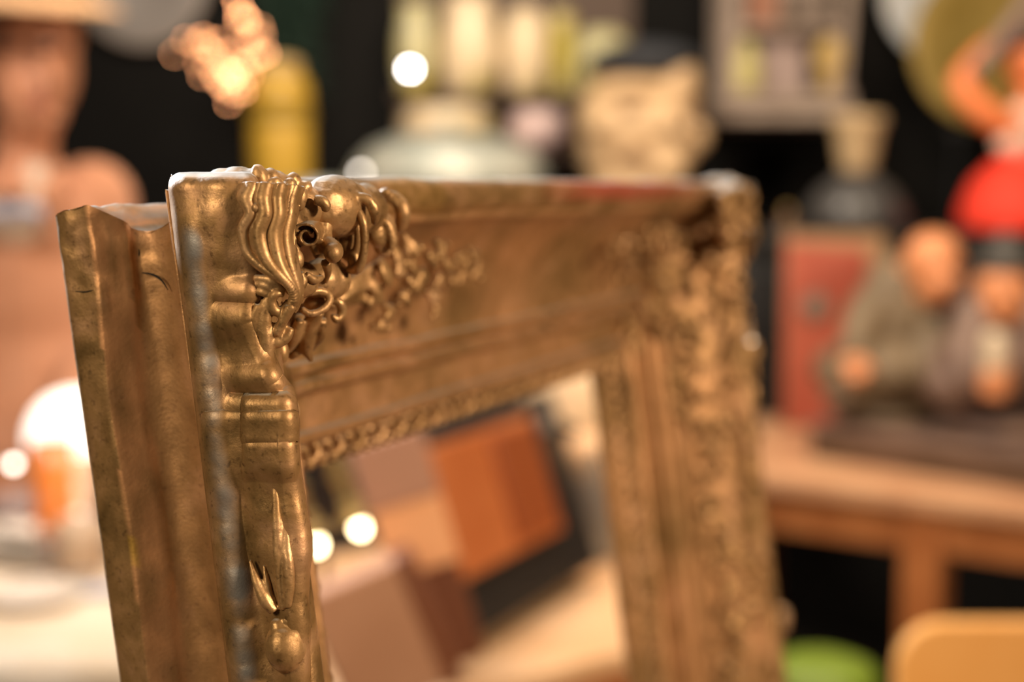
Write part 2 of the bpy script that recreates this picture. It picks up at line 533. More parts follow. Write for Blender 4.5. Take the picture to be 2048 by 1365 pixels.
# honey-coloured chair at the lower right
def chair():
    c = at(1960, 1300, 1.72)
    t = empty('wooden_chair', (.672, 1.90, 0), 'honey-coloured wooden chair with a rounded backrest in the right corner', 'chair')
    W_ = .44
    back = prism(rrect(W_, .28, .055, 8, 0, .702), -.190, -.168)
    mesh('backrest', back, M['chair_wood'], t, bevel=.004, smooth=False)
    mesh('seat', prism(rrect(.42, .40, .05, 6), -.011, .011), M['chair_wood'], t, smooth=False, bevel=.003, loc=(0, .03, .44), rot=(R(90), 0, 0))
    for x in (-.17, .17):
        mesh('leg', tube([(x, -.15, .56), (x, -.155, .3), (x * 1.1, -.18, 0)], [.014, .015, .012]), M['chair_wood'], t)
        mesh('leg', tube([(x, .19, .43), (x, .20, .2), (x * 1.1, .22, 0)], [.014, .015, .012]), M['chair_wood'], t)
    mesh('stretcher', tube([(-.17, .02, .22), (.17, .02, .22)], .009), M['chair_wood'], t)
    return t
chair()

# green stool
g = at(1640, 1330, 2.45)
gs = empty('green_stool', (g.x, g.y, 0), 'round lime green stool half hidden behind the right edge of the frame', 'stool')
zt = on(1655, 1285, .75).z
gh = at(1655, 1345, 2.45).z
mesh('cushion', lathe([(.02, gh - .05), (.085, gh - .05), (.095, gh - .035), (.095, gh - .010), (.088, gh + .010), (.06, gh + .022), (.01, gh + .028)], 36), M['plastic_green'], gs)
for k in range(4):
    a = R(45 + 90 * k)
    mesh('leg', tube([(.06 * math.cos(a), .06 * math.sin(a), gh - .05), (.10 * math.cos(a), .10 * math.sin(a), 0)], [.013, .010]), M['black'], gs)

# ================================================================ left: mannequin
def person():
    z = 2.72
    k = z / FPX
    b = at(20, 367, z)
    t = empty('mannequin', (b.x, b.y, 0), 'brown-skinned mannequin in a tan hat with a blue-grey bow tie looking down', 'mannequin')
    def q(px, py, dy=0.0):
        p = at(px, py, z)
        return Vector((p.x - b.x, p.y - b.y + dy, p.z))
    # head turned to the right and down
    H = [ell(q(52, 128, .02), (.086, .100, .118)), ell(q(80, 70, .00), (.072, .080, .070)), ell(q(66, 190, -.02), (.066, .060, .070)),
         ell(q(92, 245, -.035), (.034, .034, .028)), ell(q(75, 228, -.02), (.056, .05, .042)), ell(q(96, 180, -.055), (.036, .030, .030)),
         tube([q(112, 118, -.085), q(132, 150, -.105), q(142, 172, -.112)], [.010, .014, .016], n=12),
         ell(q(137, 176, -.098), (.020, .016, .013)), ell(q(122, 60, -.03), (.034, .05, .034)),
         tube([q(60, 76, -.082), q(95, 66, -.092), q(128, 74, -.085)], [.010, .013, .008], n=12),
         ell(q(112, 240, -.055), (.022, .022, .017)), ell(q(108, 205, -.07), (.026, .020, .018)),
         ell(q(-30, 135, .02), (.012, .026, .036)),
         tube([q(40, 240, .03), q(35, 300, .04), q(30, 380, .05)], [.062, .056, .066], n=14),
         tube([q(30, 330, .05), q(30, 400, .05)], [.066, .12], n=8)]
    head = mesh('head', join(*H), M['skin'], t, remesh=.006, relax=5)
    mesh('lips', join(tube([q(92, 209, -.088), q(108, 204, -.094), q(124, 209, -.090)], [.003, .0075, .003], n=12), tube([q(94, 215, -.086), q(108, 219, -.092), q(122, 214, -.088)], [.003, .008, .003], n=12)), M['lips'], head)
    for (x, y, d) in ((46, 98, -.082), (118, 100, -.088)):
        mesh('eyelid', ell(q(x, y, d + .002), (.021, .014, .011)), M['skin'], head)
        mesh('lashes', tube([q(x - 28, y + 2, d - .003), q(x, y + 8, d - .013), q(x + 24, y + 2, d - .003)], [.004, .010, .004], n=12, flat=.5), M['dark_eye'], head)
        mesh('eye_socket', ell(q(x + (0 if x < 80 else 8), y - 4, d + .006), (.030, .012, .013)), mat('brown_eye_socket', (.16, .06, .035), .6), head)  # dark brown colour set into the eye socket
        mesh('eyebrow', tube([q(x - 26, y - 22, d - .004), q(x, y - 30, d - .012), q(x + 22, y - 22, d - .006)], [.002, .005, .002], n=12), M['dark_eye'], head)
    # hat
    hc = q(40, -10, .0)
    hat = mesh('hat', lathe([(.0, .13), (.07, .128), (.105, .10), (.118, .03), (.122, .0), (.16, -.012), (.182, -.018), (.184, -.024), (.12, -.014), (.10, -.012)], 40, close=False), M['straw'], t, loc=hc, rot=(R(6), R(4), 0))
    mesh('hat_band', lathe([(.119, .004), (.1225, .006), (.120, .035), (.117, .036)], 40, close=False), M['brown_stain'], hat)
    # jacket: shoulders and chest
    J = [ell(q(30, 470, .10), (.205, .115, .13)), ell(q(25, 620, .10), (.175, .115, .20)), ell(q(25, 800, .10), (.165, .110, .22)),
         ell(q(150, 410, .10), (.085, .085, .085)), ell(q(-110, 410, .10), (.085, .085, .085)),
         tube([q(160, 430, .10), q(190, 560, .09), q(195, 720, .06)], [.068, .060, .052], n=16),
         tube([q(195, 700, .06), q(150, 820, -.05)], [.052, .044], n=10),
         tube([q(-120, 430, .10), q(-150, 560, .09), q(-150, 720, .06)], [.068, .060, .052], n=16),
         ell(q(25, 960, .10), (.175, .12, .22))]
    jk = mesh('jacket', join(*J), M['jacket'], t, remesh=.009, relax=6)
    mesh('lapel', tube([q(122, 330, -.01), q(110, 400, -.035), q(96, 470, -.035)], [.012, .024, .006], n=14, flat=.5), M['jacket'], jk)
    # shirt and bow
    sh = mesh('shirt', join(tube([q(78, 330, .00), q(80, 370, -.02), q(60, 415, -.035)], [.020, .034, .030], n=12, flat=.6), tube([q(-30, 345, .00), q(-20, 385, -.02), q(0, 415, -.035)], [.018, .03, .03], n=12, flat=.6),
                            ell(q(35, 440, .01), (.075, .045, .05))), M['shirt'], t, remesh=.006, relax=3)
    mesh('bow_tie', join(ell(q(35, 424, -.050), (.016, .014, .016)), tube([q(36, 424, -.045), q(66, 422, -.050), q(98, 424, -.040)], [.010, .026, .030], n=12, flat=.45), tube([q(34, 424, -.045), q(4, 424, -.050), q(-28, 426, -.040)], [.010, .026, .030], n=12, flat=.45)), M['bow'], t, remesh=.004, relax=2)
    # legs and base, below the picture behind the table
    zb = q(25, 960).z
    for s in (-.085, .085):
        mesh('trouser_leg', tube([(s, .10, zb), (s, .10, .45), (s, .10, .06)], [.088, .068, .055], n=14), M['brown_stain'], t)
        mesh('shoe', ell((s, .06, .035), (.045, .12, .034)), M['black'], t)
    return t
person()

# ================================================================ left table: lamp, cups, plates
def place(name, px, py, z, label, cat, group=None, h=None):
    p = at(px, py, z)
    return empty(name, (p.x, p.y, h if h is not None else p.z), label, cat, group)


def dome_lamp():
    b = on(160, 1025)
    z = 2.70
    b = Vector((at(160, 900, 2.53).x, at(160, 900, 2.53).y, .757))
    t = empty('mushroom_lamp', b, 'glowing white dome lamp on a beige foot standing at the back of the cloth', 'lamp')
    k = 2.53 / FPX
    h0 = at(160, 895, 2.53).z - b.z
    h1 = at(160, 778, 2.53).z - b.z
    r = 104 * k
    mesh('foot', lathe([(.052, 0), (.055, .006), (.050, .012), (.034, .03), (.030, h0 - .01), (.040, h0 + .01)], 32), M['beige_cup'], t)
    s = mesh('lamp_shade', lathe([(r * .92, h0), (r * 1.0, h0 + .010), (r * .98, h0 + (h1 - h0) * .35), (r * .84, h0 + (h1 - h0) * .65), (r * .6, h0 + (h1 - h0) * .87), (r * .3, h0 + (h1 - h0) * .97), (.004, h1)], 44), M['lamp_glow'], t)
    l = bpy.data.lights.new('lamp_bulb_light', 'POINT'); l.energy = 2.5; l.color = (1, .86, .70); l.shadow_soft_size = .05
    lo = bpy.data.objects.new('lamp_bulb_light', l); lo.parent = t; lo.location = (0, -.02, h0 - .03); col.objects.link(lo)
dome_lamp()

t = place('orange_tumbler', 78, 0, 2.30, 'small orange glass tumbler in front of the white dome lamp', 'glass', h=.757)
hh = at(78, 888, 2.35).z - .757
mesh('bowl', lathe([(.0, .004), (.020, .004), (.024, .0), (.028, .004), (.034, hh), (.031, hh), (.024, .008), (.0, .006)], 32, close=False), M['orange_glass'], t)
t = place('beige_mug', 130, 0, 2.22, 'beige glazed mug before the dome lamp', 'mug', h=.757)
mesh('body', lathe([(.0, .003), (.030, .0), (.034, .004), (.038, .055), (.036, .085), (.033, .085), (.034, .05), (.028, .008), (.0, .006)], 32, close=False), M['beige_cup'], t)
mesh('handle', tube([(.034, -.01, .070), (.058, -.02, .062), (.056, -.02, .030), (.034, -.01, .022)], .0055), M['beige_cup'], t)
t = place('brown_jug', 190, 0, 2.40, 'small brown jug almost hidden by the frame at the left', 'jug', h=.757)
mesh('body', lathe([(.0, .003), (.028, .0), (.042, .02), (.046, .045), (.030, .075), (.022, .09), (.027, .105), (.024, .104), (.018, .09), (.0, .03)], 32, close=False), M['brown_stain'], t)
mesh('handle', tube([(.026, 0, .095), (.055, -.01, .085), (.058, -.01, .05), (.042, 0, .035)], .005), M['brown_stain'], t)
t = place('dark_bowl', 20, 0, 2.42, 'dark mauve bowl at the far left behind the plates', 'bowl', h=.757)
mesh('body', lathe([(.0, .004), (.03, .0), (.034, .006), (.060, .04), (.070, .075), (.066, .075), (.055, .042), (.0, .012)], 36, close=False), mat('mauve_grey_glaze', (.20, .14, .13), .4), t)

PL = [(.0, .004), (.045, .0), (.050, .003), (.075, .008), (.110, .018), (.112, .020), (.108, .021), (.072, .012), (.0, .008)]
pl_specs = [(95, 1112, .757, 1.0, 'widest white dinner plate, lowest of the stack on the cream cloth'),
            (95, 1112, .769, .96, 'white dinner plate, second from the bottom of the stack on the cloth'),
            (98, 1112, .781, .90, 'white dinner plate, second from the top of the stack on the cloth'),
            (100, 1112, .793, .72, 'small white side plate, topmost of the stack on the cloth')]
for i, (px, py, h, s, lb) in enumerate(pl_specs):
    p = on(px, py, .757)
    pr = [(r * s, z) for r, z in PL]
    o = mesh('dinner_plate', lathe(pr, 48, close=False), M['porcelain'], loc=(p.x, p.y, h))
    tag(o, lb, 'plate', 'stacked white plates')
p = on(70, 1205, .757)
tag(mesh('saucer', lathe([(r * .62, z * .8) for r, z in PL], 40, close=False), M['porcelain'], loc=(p.x, p.y, .7575)), 'white saucer in front of the stacked plates on the cloth', 'saucer')
p = on(105, 1190, .757)
o = mesh('teaspoon', join(tube([(-.06, 0, .006), (0, .002, .009), (.03, .002, .008)], [.0035, .0028, .003], n=14, flat=.6), ell((.045, .002, .007), (.020, .012, .004))), M['plate_grey'], loc=(p.x, p.y, .776), rot=(0, 0, R(25)))
tag(o, 'grey metal teaspoon lying across the saucer', 'spoon')
p = on(212, 1185, .757)
o = mesh('folded_note', box(.07, .05, .006), M['bow'], loc=(p.x, p.y, .762), rot=(0, 0, R(20)), bevel=.002, smooth=False)
tag(o, 'small folded blue-grey paper on the cloth beside the frame', 'paper')


def bulb(px, py, z, r, m, label, hang=None):
    t = at(px, py, z)
    e_ = empty('light_bulb', t, label, 'light bulb', 'small lit bulbs')
    mesh('glass', ell((0, 0, 0), r, n=16, m=12), m, e_)
    mesh('socket', lathe([(r * .5, r * .75), (r * .62, r * .9), (r * .62, r * 1.9), (r * .3, r * 2.1)], 14), M['black'], e_)
    return e_


# ================================================================ string lights and greenery, upper left
def greenery():
    c = at(575, 60, 4.35)
    t = empty('pine_garland', c, 'dark green artificial pine bough hanging on the back wall behind the fairy lights', 'garland')
    rnd = random.Random(4)
    stem = [at(600, -90, 4.62) - c, at(585, 0, 4.55) - c, at(560, 90, 4.5) - c, at(575, 150, 4.5) - c]
    mesh('stem', tube(stem, [.008, .006, .003]), M['brown_stain'], t)
    parts = []
    C = spline(stem, 60)
    for i in range(620):
        b = C[rnd.randrange(60)]
        a = Vector((rnd.uniform(-1, 1), rnd.uniform(-1, .1), rnd.uniform(-1, .35))).normalized()
        L_ = rnd.uniform(.06, .17)
        parts.append(tube([b, b + a * L_ * .5 + Vector((0, 0, -.004)), b + a * L_ + Vector((0, 0, -.02))], [.0035, .0028, .0008], n=4, k=4))
    tag(mesh('needles', join(*parts), M['green'], t), kind='stuff')
    return t
greenery()

fl = [(348, 108, .5), (372, 80, .8), (405, 75, 1), (392, 88, .9), (412, 92, 1), (432, 82, 1), (415, 125, 1), (398, 128, .6), (445, 130, 1), (430, 150, 1), (455, 142, 1.6), (462, 158, 1.8),
      (470, 148, 1.8), (480, 165, 1.2), (440, 165, 1), (452, 175, 1), (486, 182, 1), (470, 185, .9), (458, 205, .7), (498, 150, 1), (506, 120, 1), (520, 112, 1), (532, 108, .9), (495, 90, 1), (500, 75, .9),
      (478, 35, 1.8), (494, 40, 1.8), (486, 28, 1), (476, 4, 1), (520, 55, .5), (524, 72, .5), (448, 110, .8), (465, 100, .8), (480, 128, 1), (404, 150, .6), (512, 68, .7), (470, -12, .8), (490, 130, 1.2), (425, 105, 1)]
WPTS = []
zf = 4.20
prev = None
order = sorted(fl, key=lambda a: -a[1])
rnd = random.Random(8)
bulb_src = None
BW = {}
for s in (.5, .7, 1.0, 1.7):
    BW[s] = mat('lit_copper_bulb', (1.0, .42, .18), .5, emit=30 * s)
for (px, py, s) in fl:
    key = min(BW, key=lambda a: abs(a - s))
    p = at(px, py, zf + rnd.uniform(-.05, .05))
    o = mesh('fairy_light', ell((0, 0, 0), (.0042, .0042, .0046), n=8, m=6), BW[key], loc=p)
    tag(o, 'tiny lit copper-coloured fairy light in the hanging cluster', 'fairy light', 'copper fairy lights at the upper left')
    WPTS.append(p)
wp = sorted(WPTS, key=lambda p: -p.z)
wo = mesh('light_string', tube([at(480, -120, 4.62)] + [Vector((p.x + .003, p.y + .006, p.z + .003)) for p in wp], [.0005, .0005], n=400, k=5), M['wire'])
tag(wo, 'thin copper wire that carries the cluster of fairy lights', 'light string')

# one lit bulb by the shelf; two dim bulbs added for glints on glass
def pendant(px, py, z, r, m, label, top=RH):
    e_ = bulb(px, py, z, r, m, label)
    L_ = top - e_.location.z - r
    mesh('cord', tube([(0, 0, r * 1.9), (.004, 0, L_ * .5), (0, 0, L_)], .0007, n=8, k=6), M['black'], e_)
pendant(820, 138, 4.1, .0095, M['bulb_white'], 'bright white bulb hanging left of the flowered jugs')
pendant(722, 345, 3.9, .0085, M['bulb_glint'], 'dim white bulb added as a glint left of the glass tureen')
pendant(27, 928, 2.05, .0062, M['bulb_glint'], 'dim white bulb added as a glint among the crockery at the far left')

# yellow bottle
z = 4.2; k = z / FPX
b = at(562, 340, z)
t = empty('yellow_bottle', (b.x, b.y, SBT), 'tall yellow glazed bottle with a beige stopper left of the tureen', 'bottle')
hz = lambda py: at(562, py, z).z - SBT
mesh('body', lathe([(.0, .0), (.080, .0), (.086, .008), (.086, hz(262)), (.084, hz(250))], 40), M['yellow'], t)
mesh('collar', lathe([(.086, hz(252)), (.091, hz(246)), (.091, hz(228)), (.087, hz(222))], 40), M['yellow_collar'], t)
mesh('shoulder', lathe([(.087, hz(224)), (.086, hz(190)), (.078, hz(165)), (.060, hz(150))], 40), M['yellow'], t)
mesh('stopper', lathe([(.052, hz(152)), (.060, hz(145)), (.060, hz(128)), (.045, hz(120)), (.01, hz(118))], 32), M['yellow_cap'], t)

# plates on the wall
def wall_plate(px, py, z, r, m, name, label, cat, rim=None, tilt=0):
    p = at(px, py, z)
    t = empty(name, p, label, cat)
    t.rotation_euler = (R(90), 0, tilt)
    mesh('dish', lathe([(.0, .0), (r * .55, .0), (r * .62, .008), (r * .97, .028), (r, .030), (r * .97, .034), (r * .60, .014), (.0, .006)], 56, close=False), m, t)
    if rim: mesh('rim', lathe([(r * .97, .027), (r * 1.01, .030), (r * .97, .036), (r * .94, .030)], 56, close=False), rim, t)
    mesh('hanger', box(r * .3, r * .9, .02, (0, 0, -.011)), M['black'], t, smooth=False)
    return t
wall_plate(288, -35, 4.64, .200, M['plate_grey'], 'grey_wall_plate', 'large grey plate hanging on the dark wall above the mannequin', 'plate', M['grey_wood'])
wall_plate(1905, -15, 4.62, .225, M['plate_white'], 'white_wall_plate', 'white plate on the wall half covered by the brass tray', 'plate')

# brass tray standing behind the doll
p = at(1990, 90, 4.42)
t = empty('brass_tray', (p.x, p.y, SBT), 'big olive-gold brass tray standing behind the doll', 'tray')
t.rotation_euler = (R(-3), 0, 0)
hc = p.z - SBT
rr = 168 * 4.42 / FPX
mesh('dish', xf(lathe([(.0, .0), (rr * .75, .0), (rr * .80, .012), (rr * .98, .018), (rr, .022), (rr * .97, .026), (rr * .78, .018), (.0, .006)], 56, close=False), Matrix.Translation((0, 0, hc)) @ Matrix.Rotation(R(90), 4, 'X')), M['brass_tray'], t)
mesh('stand', join(tube([(-.10, .04, 0), (-.10, -.005, hc - rr * .85)], .008, n=6), tube([(.10, .04, 0), (.10, -.005, hc - rr * .85)], .008, n=6), box(.24, .05, .02, (0, .02, hc - rr * .98))), M['black'], t, smooth=False)

# ================================================================ shelf with flowered crockery
S_z = 4.50
h1 = at(1020, 300, S_z).z
h2 = at(1020, 182, S_z).z
sx0, sx1 = at(792, 200, S_z).x, at(1275, 200, S_z).x
t = empty('hanging_shelf', ((sx0 + sx1) / 2, 4.60, h1 - .02), 'dark brown two-tier wall shelf that carries the flowered crockery', 'shelf')
wsh = sx1 - sx0
mesh('board', box(wsh, .26, .018, (0, 0, 0)), M['shelf_wood'], t, smooth=False, bevel=.002)
mesh('board', box(wsh, .26, .018, (0, 0, h2 - h1)), M['shelf_wood'], t, smooth=False, bevel=.002)
mesh('back_panel', box(wsh, .014, .62, (0, .136, .28)), M['shelf_wood'], t, smooth=False)
mesh('side_panel', box(.016, .26, h2 - h1 + .06, (wsh / 2 + .008, 0, (h2 - h1) / 2 - .02)), M['shelf_wood'], t, smooth=False)
SH1, SH2 = h1 - .011, h2 - h1 + h1 - .011


def vase(name, px, w_px, h_px, base, prof, m, label, cat, group=None, z=4.55, handle=False, rim=None):
    k = z / FPX
    p = at(px, 200, z)
    t = empty(name, (p.x, p.y, base), label, cat, group)
    r, h = w_px * k / 2, h_px * k
    mesh('body', lathe([(a * r, b * h) for a, b in prof], 44), m, t)
    if handle:
        mesh('handle', tube([(handle * r * .8, 0, h * .75), (handle * r * 1.35, 0, h * .7), (handle * r * 1.35, 0, h * .4), (handle * r * .9, 0, h * .3)], r * .08), m, t)
    if rim:
        mesh('lid', lathe([(r * .9, h), (r * .92, h * 1.03), (r * .5, h * 1.1), (r * .12, h * 1.13), (r * .14, h * 1.2), (r * .02, h * 1.23)], 32), rim, t)
    return t
JUG = [(.0, .0), (.70, .0), (.76, .03), (.96, .25), (1.0, .45), (.94, .65), (.80, .80), (.74, .90), (.82, 1.0)]
POT = [(.0, .0), (.70, .0), (.78, .04), (1.0, .40), (1.0, .60), (.80, .90), (.5, 1.0)]
CYL = [(.0, .0), (.92, .0), (1.0, .02), (1.0, .96), (.96, 1.0)]
BALL = [(.0, .0), (.45, .0), (.80, .15), (1.0, .45), (.92, .75), (.6, .95), (.3, 1.0)]
s2 = h2 + .0
vase('flowered_jug', 833, 80, 178, SH2 + .0, JUG, M['flower_green'], 'slim pale green flowered jug, first on the upper shelf', 'jug', 'flowered crockery', z=4.52, handle=-.01)
vase('flowered_jug', 940, 124, 190, SH2, JUG, M['flower_cream'], 'big cream flowered jug on the upper shelf', 'jug', 'flowered crockery', z=4.52)
vase('flowered_vase', 1051, 94, 172, SH2, POT, M['flower_cream'], 'cream vase beside the olive tin on the upper shelf', 'vase', 'flowered crockery', z=4.54)
vase('olive_tin', 1124, 46, 160, SH2, CYL, M['flower_olive'], 'narrow olive-coloured tin between cream vase and green pot', 'tin', z=4.50)
vase('flowered_pot', 1204, 118, 128, SH2, POT, M['flower_green'], 'pale green flowered pot, last on the upper shelf', 'pot', 'flowered crockery', z=4.54)
vase('biscuit_tin', 893, 190, 92, SH1, CYL, M['flower_cream'], 'wide cream biscuit tin with yellow flower on the lower shelf', 'tin', z=4.56)
vase('pink_globe', 1075, 120, 96, SH1, BALL, M['pink_glaze'], 'round pale pink globe vase on the lower shelf', 'vase', z=4.52)
vase('brown_jar', 1180, 74, 86, SH1, POT, M['brown_stain'], 'dark brown jar beside the pink globe vase', 'jar', z=4.54)

# glass tureen
z = 4.25; k = z / FPX
p = at(900, 300, z)
t = empty('lidded_tureen', (p.x, p.y - .09, SBT), 'wide grey-green glass tureen with a domed lid on the sideboard', 'tureen')
t.scale = (1, .60, 1)
hz = lambda py: at(900, py, z).z - SBT
mesh('bowl', lathe([(.0, .0), (.12, .0), (.13, .01), (.20, .03), (.255, hz(380)), (.275, hz(362)), (.27, hz(360))], 64), M['pewter'], t)
ld = mesh('lid', lathe([(.278, hz(362)), (.276, hz(350)), (.255, hz(322)), (.215, hz(295)), (.14, hz(274)), (.07, hz(268)), (.03, hz(266))], 64), M['pewter'], t)
mesh('knob', lathe([(.014, hz(267)), (.012, hz(258)), (.024, hz(250)), (.018, hz(244)), (.004, hz(242))], 24), M['pewter'], ld)
p = at(655, 300, 4.10)
t = empty('glass_dish', (p.x - .03, p.y, SBT), 'low dark glass dish left of the tureen', 'dish')
mesh('bowl', lathe([(.0, .0), (.05, .0), (.055, .008), (.085, .05), (.098, .13), (.094, .13), (.08, .055), (.0, .014)], 40, close=False), M['pewter'], t)

# ================================================================ carved head with cap
def carved_head():
    z = 4.05
    b = at(1285, 367, z)
    t = empty('sculpture', (b.x, b.y, SBT), 'big carved beige wooden head wearing a dark cap on the sideboard', 'sculpture')
    def q(px, py, dy=0.0):
        p = at(px, py, z)
        return Vector((p.x - b.x, p.y - b.y + dy, p.z - SBT))
    H = [ell(q(1282, 235, .03), (.165, .15, .155)), ell(q(1270, 290, .03), (.150, .14, .17)), ell(q(1355, 175, -.02), (.060, .09, .085)), ell(q(1330, 300, -.03), (.075, .085, .10)),
         ell(q(1270, 380, .03), (.13, .12, .10)), ell(q(1385, 275, -.06), (.038, .04, .045)),
         tube([q(1330, 215, -.11), q(1345, 245, -.14), q(1352, 268, -.15)], [.018, .026, .030], n=12),
         tube([q(1210, 195, -.09), q(1260, 178, -.12), q(1310, 192, -.12)], [.014, .020, .012], n=12),
         ell(q(1205, 250, -.06), (.055, .06, .05)), ell(q(1300, 255, -.09), (.05, .045, .04)),
         ell(q(1330, 345, -.09), (.045, .04, .03)), ell(q(1245, 268, -.08), (.04, .04, .035)),
         ell(q(1170, 235, .06), (.02, .05, .06)),
         tube([q(1270, 380, .04), q(1268, 425, .04)], [.12, .13], n=8)]
    hd = mesh('head', join(*H), M['mask'], t, remesh=.010, relax=5)
    for (x, y, rx, rz, dy) in ((1255, 218, .030, .014, -.120), (1375, 228, .020, .013, -.105)):
        mesh('eye_shade', ell(q(x, y, dy), (rx, .014, rz)), M['mask_shade'], hd)  # shade of eye sockets and mouth painted as dark brown lumps
    mesh('mouth_shade', tube([q(1225, 322, -.085), q(1262, 316, -.105), q(1300, 322, -.10)], [.006, .016, .006], n=12), M['mask_shade'], hd)
    mesh('cap', join(ell(q(1290, 128, .03), (.160, .17, .062)), tube([q(1185, 118, -.03), q(1240, 112, -.10), q(1300, 118, -.12)], [.02, .032, .02], n=12, flat=.5)), M['cap'], t, remesh=.008, relax=3)
    mesh('plinth', lathe([(.15, 0), (.16, .01), (.16, .03), (.13, .04)], 32), M['black'], t, loc=(q(1270, 440, .04).x, q(1270, 440, .04).y, 0))
carved_head()

# ================================================================ wooden display box on the wall
def display_box():
    z = 4.42
    b = at(1560, 255, z)
    t = empty('display_box', b, 'weathered grey wooden display box hanging on the wall above the cork-stoppered bottle', 'display box')
    q = lambda px, py, dy=0: at(px, py, z) - b + Vector((0, dy, 0))
    def post(x0, y0, x1, y1, w_):
        a, c = q(x0, y0), q(x1, y1)
        L_ = (c - a)
        ang = math.atan2(L_.x, L_.z)
        return box(w_, .05, L_.length, (a + c) / 2, rot=(0, ang, 0))
    mesh('back_panel', join(box(.36, .012, .62, q(1562, 40, .17))), M['grey_wood'], t, smooth=False)
    mesh('side_post', post(1457, 205, 1468, -160, .050), M['grey_wood'], t, smooth=False, bevel=.003)
    mesh('side_post', post(1680, 205, 1702, -160, .034), M['grey_wood'], t, smooth=False, bevel=.003)
    mesh('bottom_board', box(.385, .30, .040, q(1562, 198, .07)), M['grey_wood'], t, smooth=False, bevel=.003)
    mesh('base_board', box(.425, .34, .036, q(1556, 232, .06)), M['grey_wood'], t, smooth=False, bevel=.003)
    mesh('top_board', box(.42, .30, .04, q(1575, -160, .06)), M['grey_wood'], t, smooth=False, bevel=.003)
    mesh('divider', box(.024, .20, .17, q(1636, -10, .08)), M['grey_wood'], t, smooth=False)
    shl = mesh('inner_shelf', box(.33, .20, .018, q(1568, 56, .08)), M['grey_wood'], t, smooth=False)
    zb = b.z + q(1562, 198).z + .020
    k = z / FPX
    p = at(1492, 165, z + .02)
    t1 = empty('green_jar', (p.x, p.y, zb), 'yellow-green jar standing inside the wall display box', 'jar')
    mesh('body', lathe([(.0, .0), (.036, .0), (.042, .01), (.046, .07), (.040, .10), (.026, .112), (.028, .125)], 32), M['lime'], t1)
    mesh('lid', lathe([(.030, .124), (.031, .138), (.012, .146), (.010, .154), (.002, .157)], 24), M['lime'], t1)
    p = at(1660, 120, z + .02)
    t2 = empty('mustard_pot', (p.x, p.y, zb), 'mustard-coloured bulb-shaped pot in the display box', 'pot')
    mesh('body', lathe([(.0, .0), (.024, .0), (.026, .02), (.020, .045), (.040, .075), (.048, .105), (.040, .135), (.022, .150), (.024, .158)], 32), M['mustard'], t2)
    p = at(1565, 120, z + .06)
    t3 = empty('pale_card', (p.x, p.y, zb), 'pale mauve-grey card leaning at the back of the display box', 'card')
    mesh('card', box(.13, .008, .185, (0, 0, .0935), rot=(R(-4), 0, 0)), mat('mauve_grey_card', (.30, .22, .20), .7), t3, smooth=False)
    p = at(1523, 30, z + .03)
    t4 = empty('red_brown_box', (p.x, p.y, b.z + q(1568, 56).z + .010), 'upright reddish-brown box on the inner shelf of the display box', 'box')
    mesh('body', box(.080, .07, .15, (0, 0, .075)), M['brick'], t4, smooth=False, bevel=.003)
display_box()

# ================================================================ dark bottle with cork
z = 4.02
p = at(1712, 400, z)
t = empty('corked_bottle', (p.x, p.y, SBT), 'squat black stoneware bottle with a big beige cork', 'bottle')
hz = lambda py: at(1712, py, z).z - SBT
mesh('body', lathe([(.0, .0), (.12, .0), (.132, .01), (.140, hz(440)), (.128, hz(405)), (.095, hz(375)), (.060, hz(358)), (.050, hz(345))], 48), M['stone_black'], t)
mesh('stopper', lathe([(.040, hz(352)), (.046, hz(330)), (.055, hz(290)), (.062, hz(262)), (.070, hz(250)), (.074, hz(238)), (.066, hz(230)), (.02, hz(228))], 36), M['cork'], t)
p = at(1575, 428, 4.04)
t = empty('brass_bell', (p.x, p.y, SBT), 'small dull brass bell left of the black corked bottle', 'bell')
mesh('body', lathe([(.030, .0), (.028, .004), (.022, .025), (.016, .040), (.008, .048)], 28), M['brown_stain'], t)
mesh('knob', lathe([(.006, .047), (.009, .054), (.007, .061), (.002, .064)], 20), M['mustard'], t)

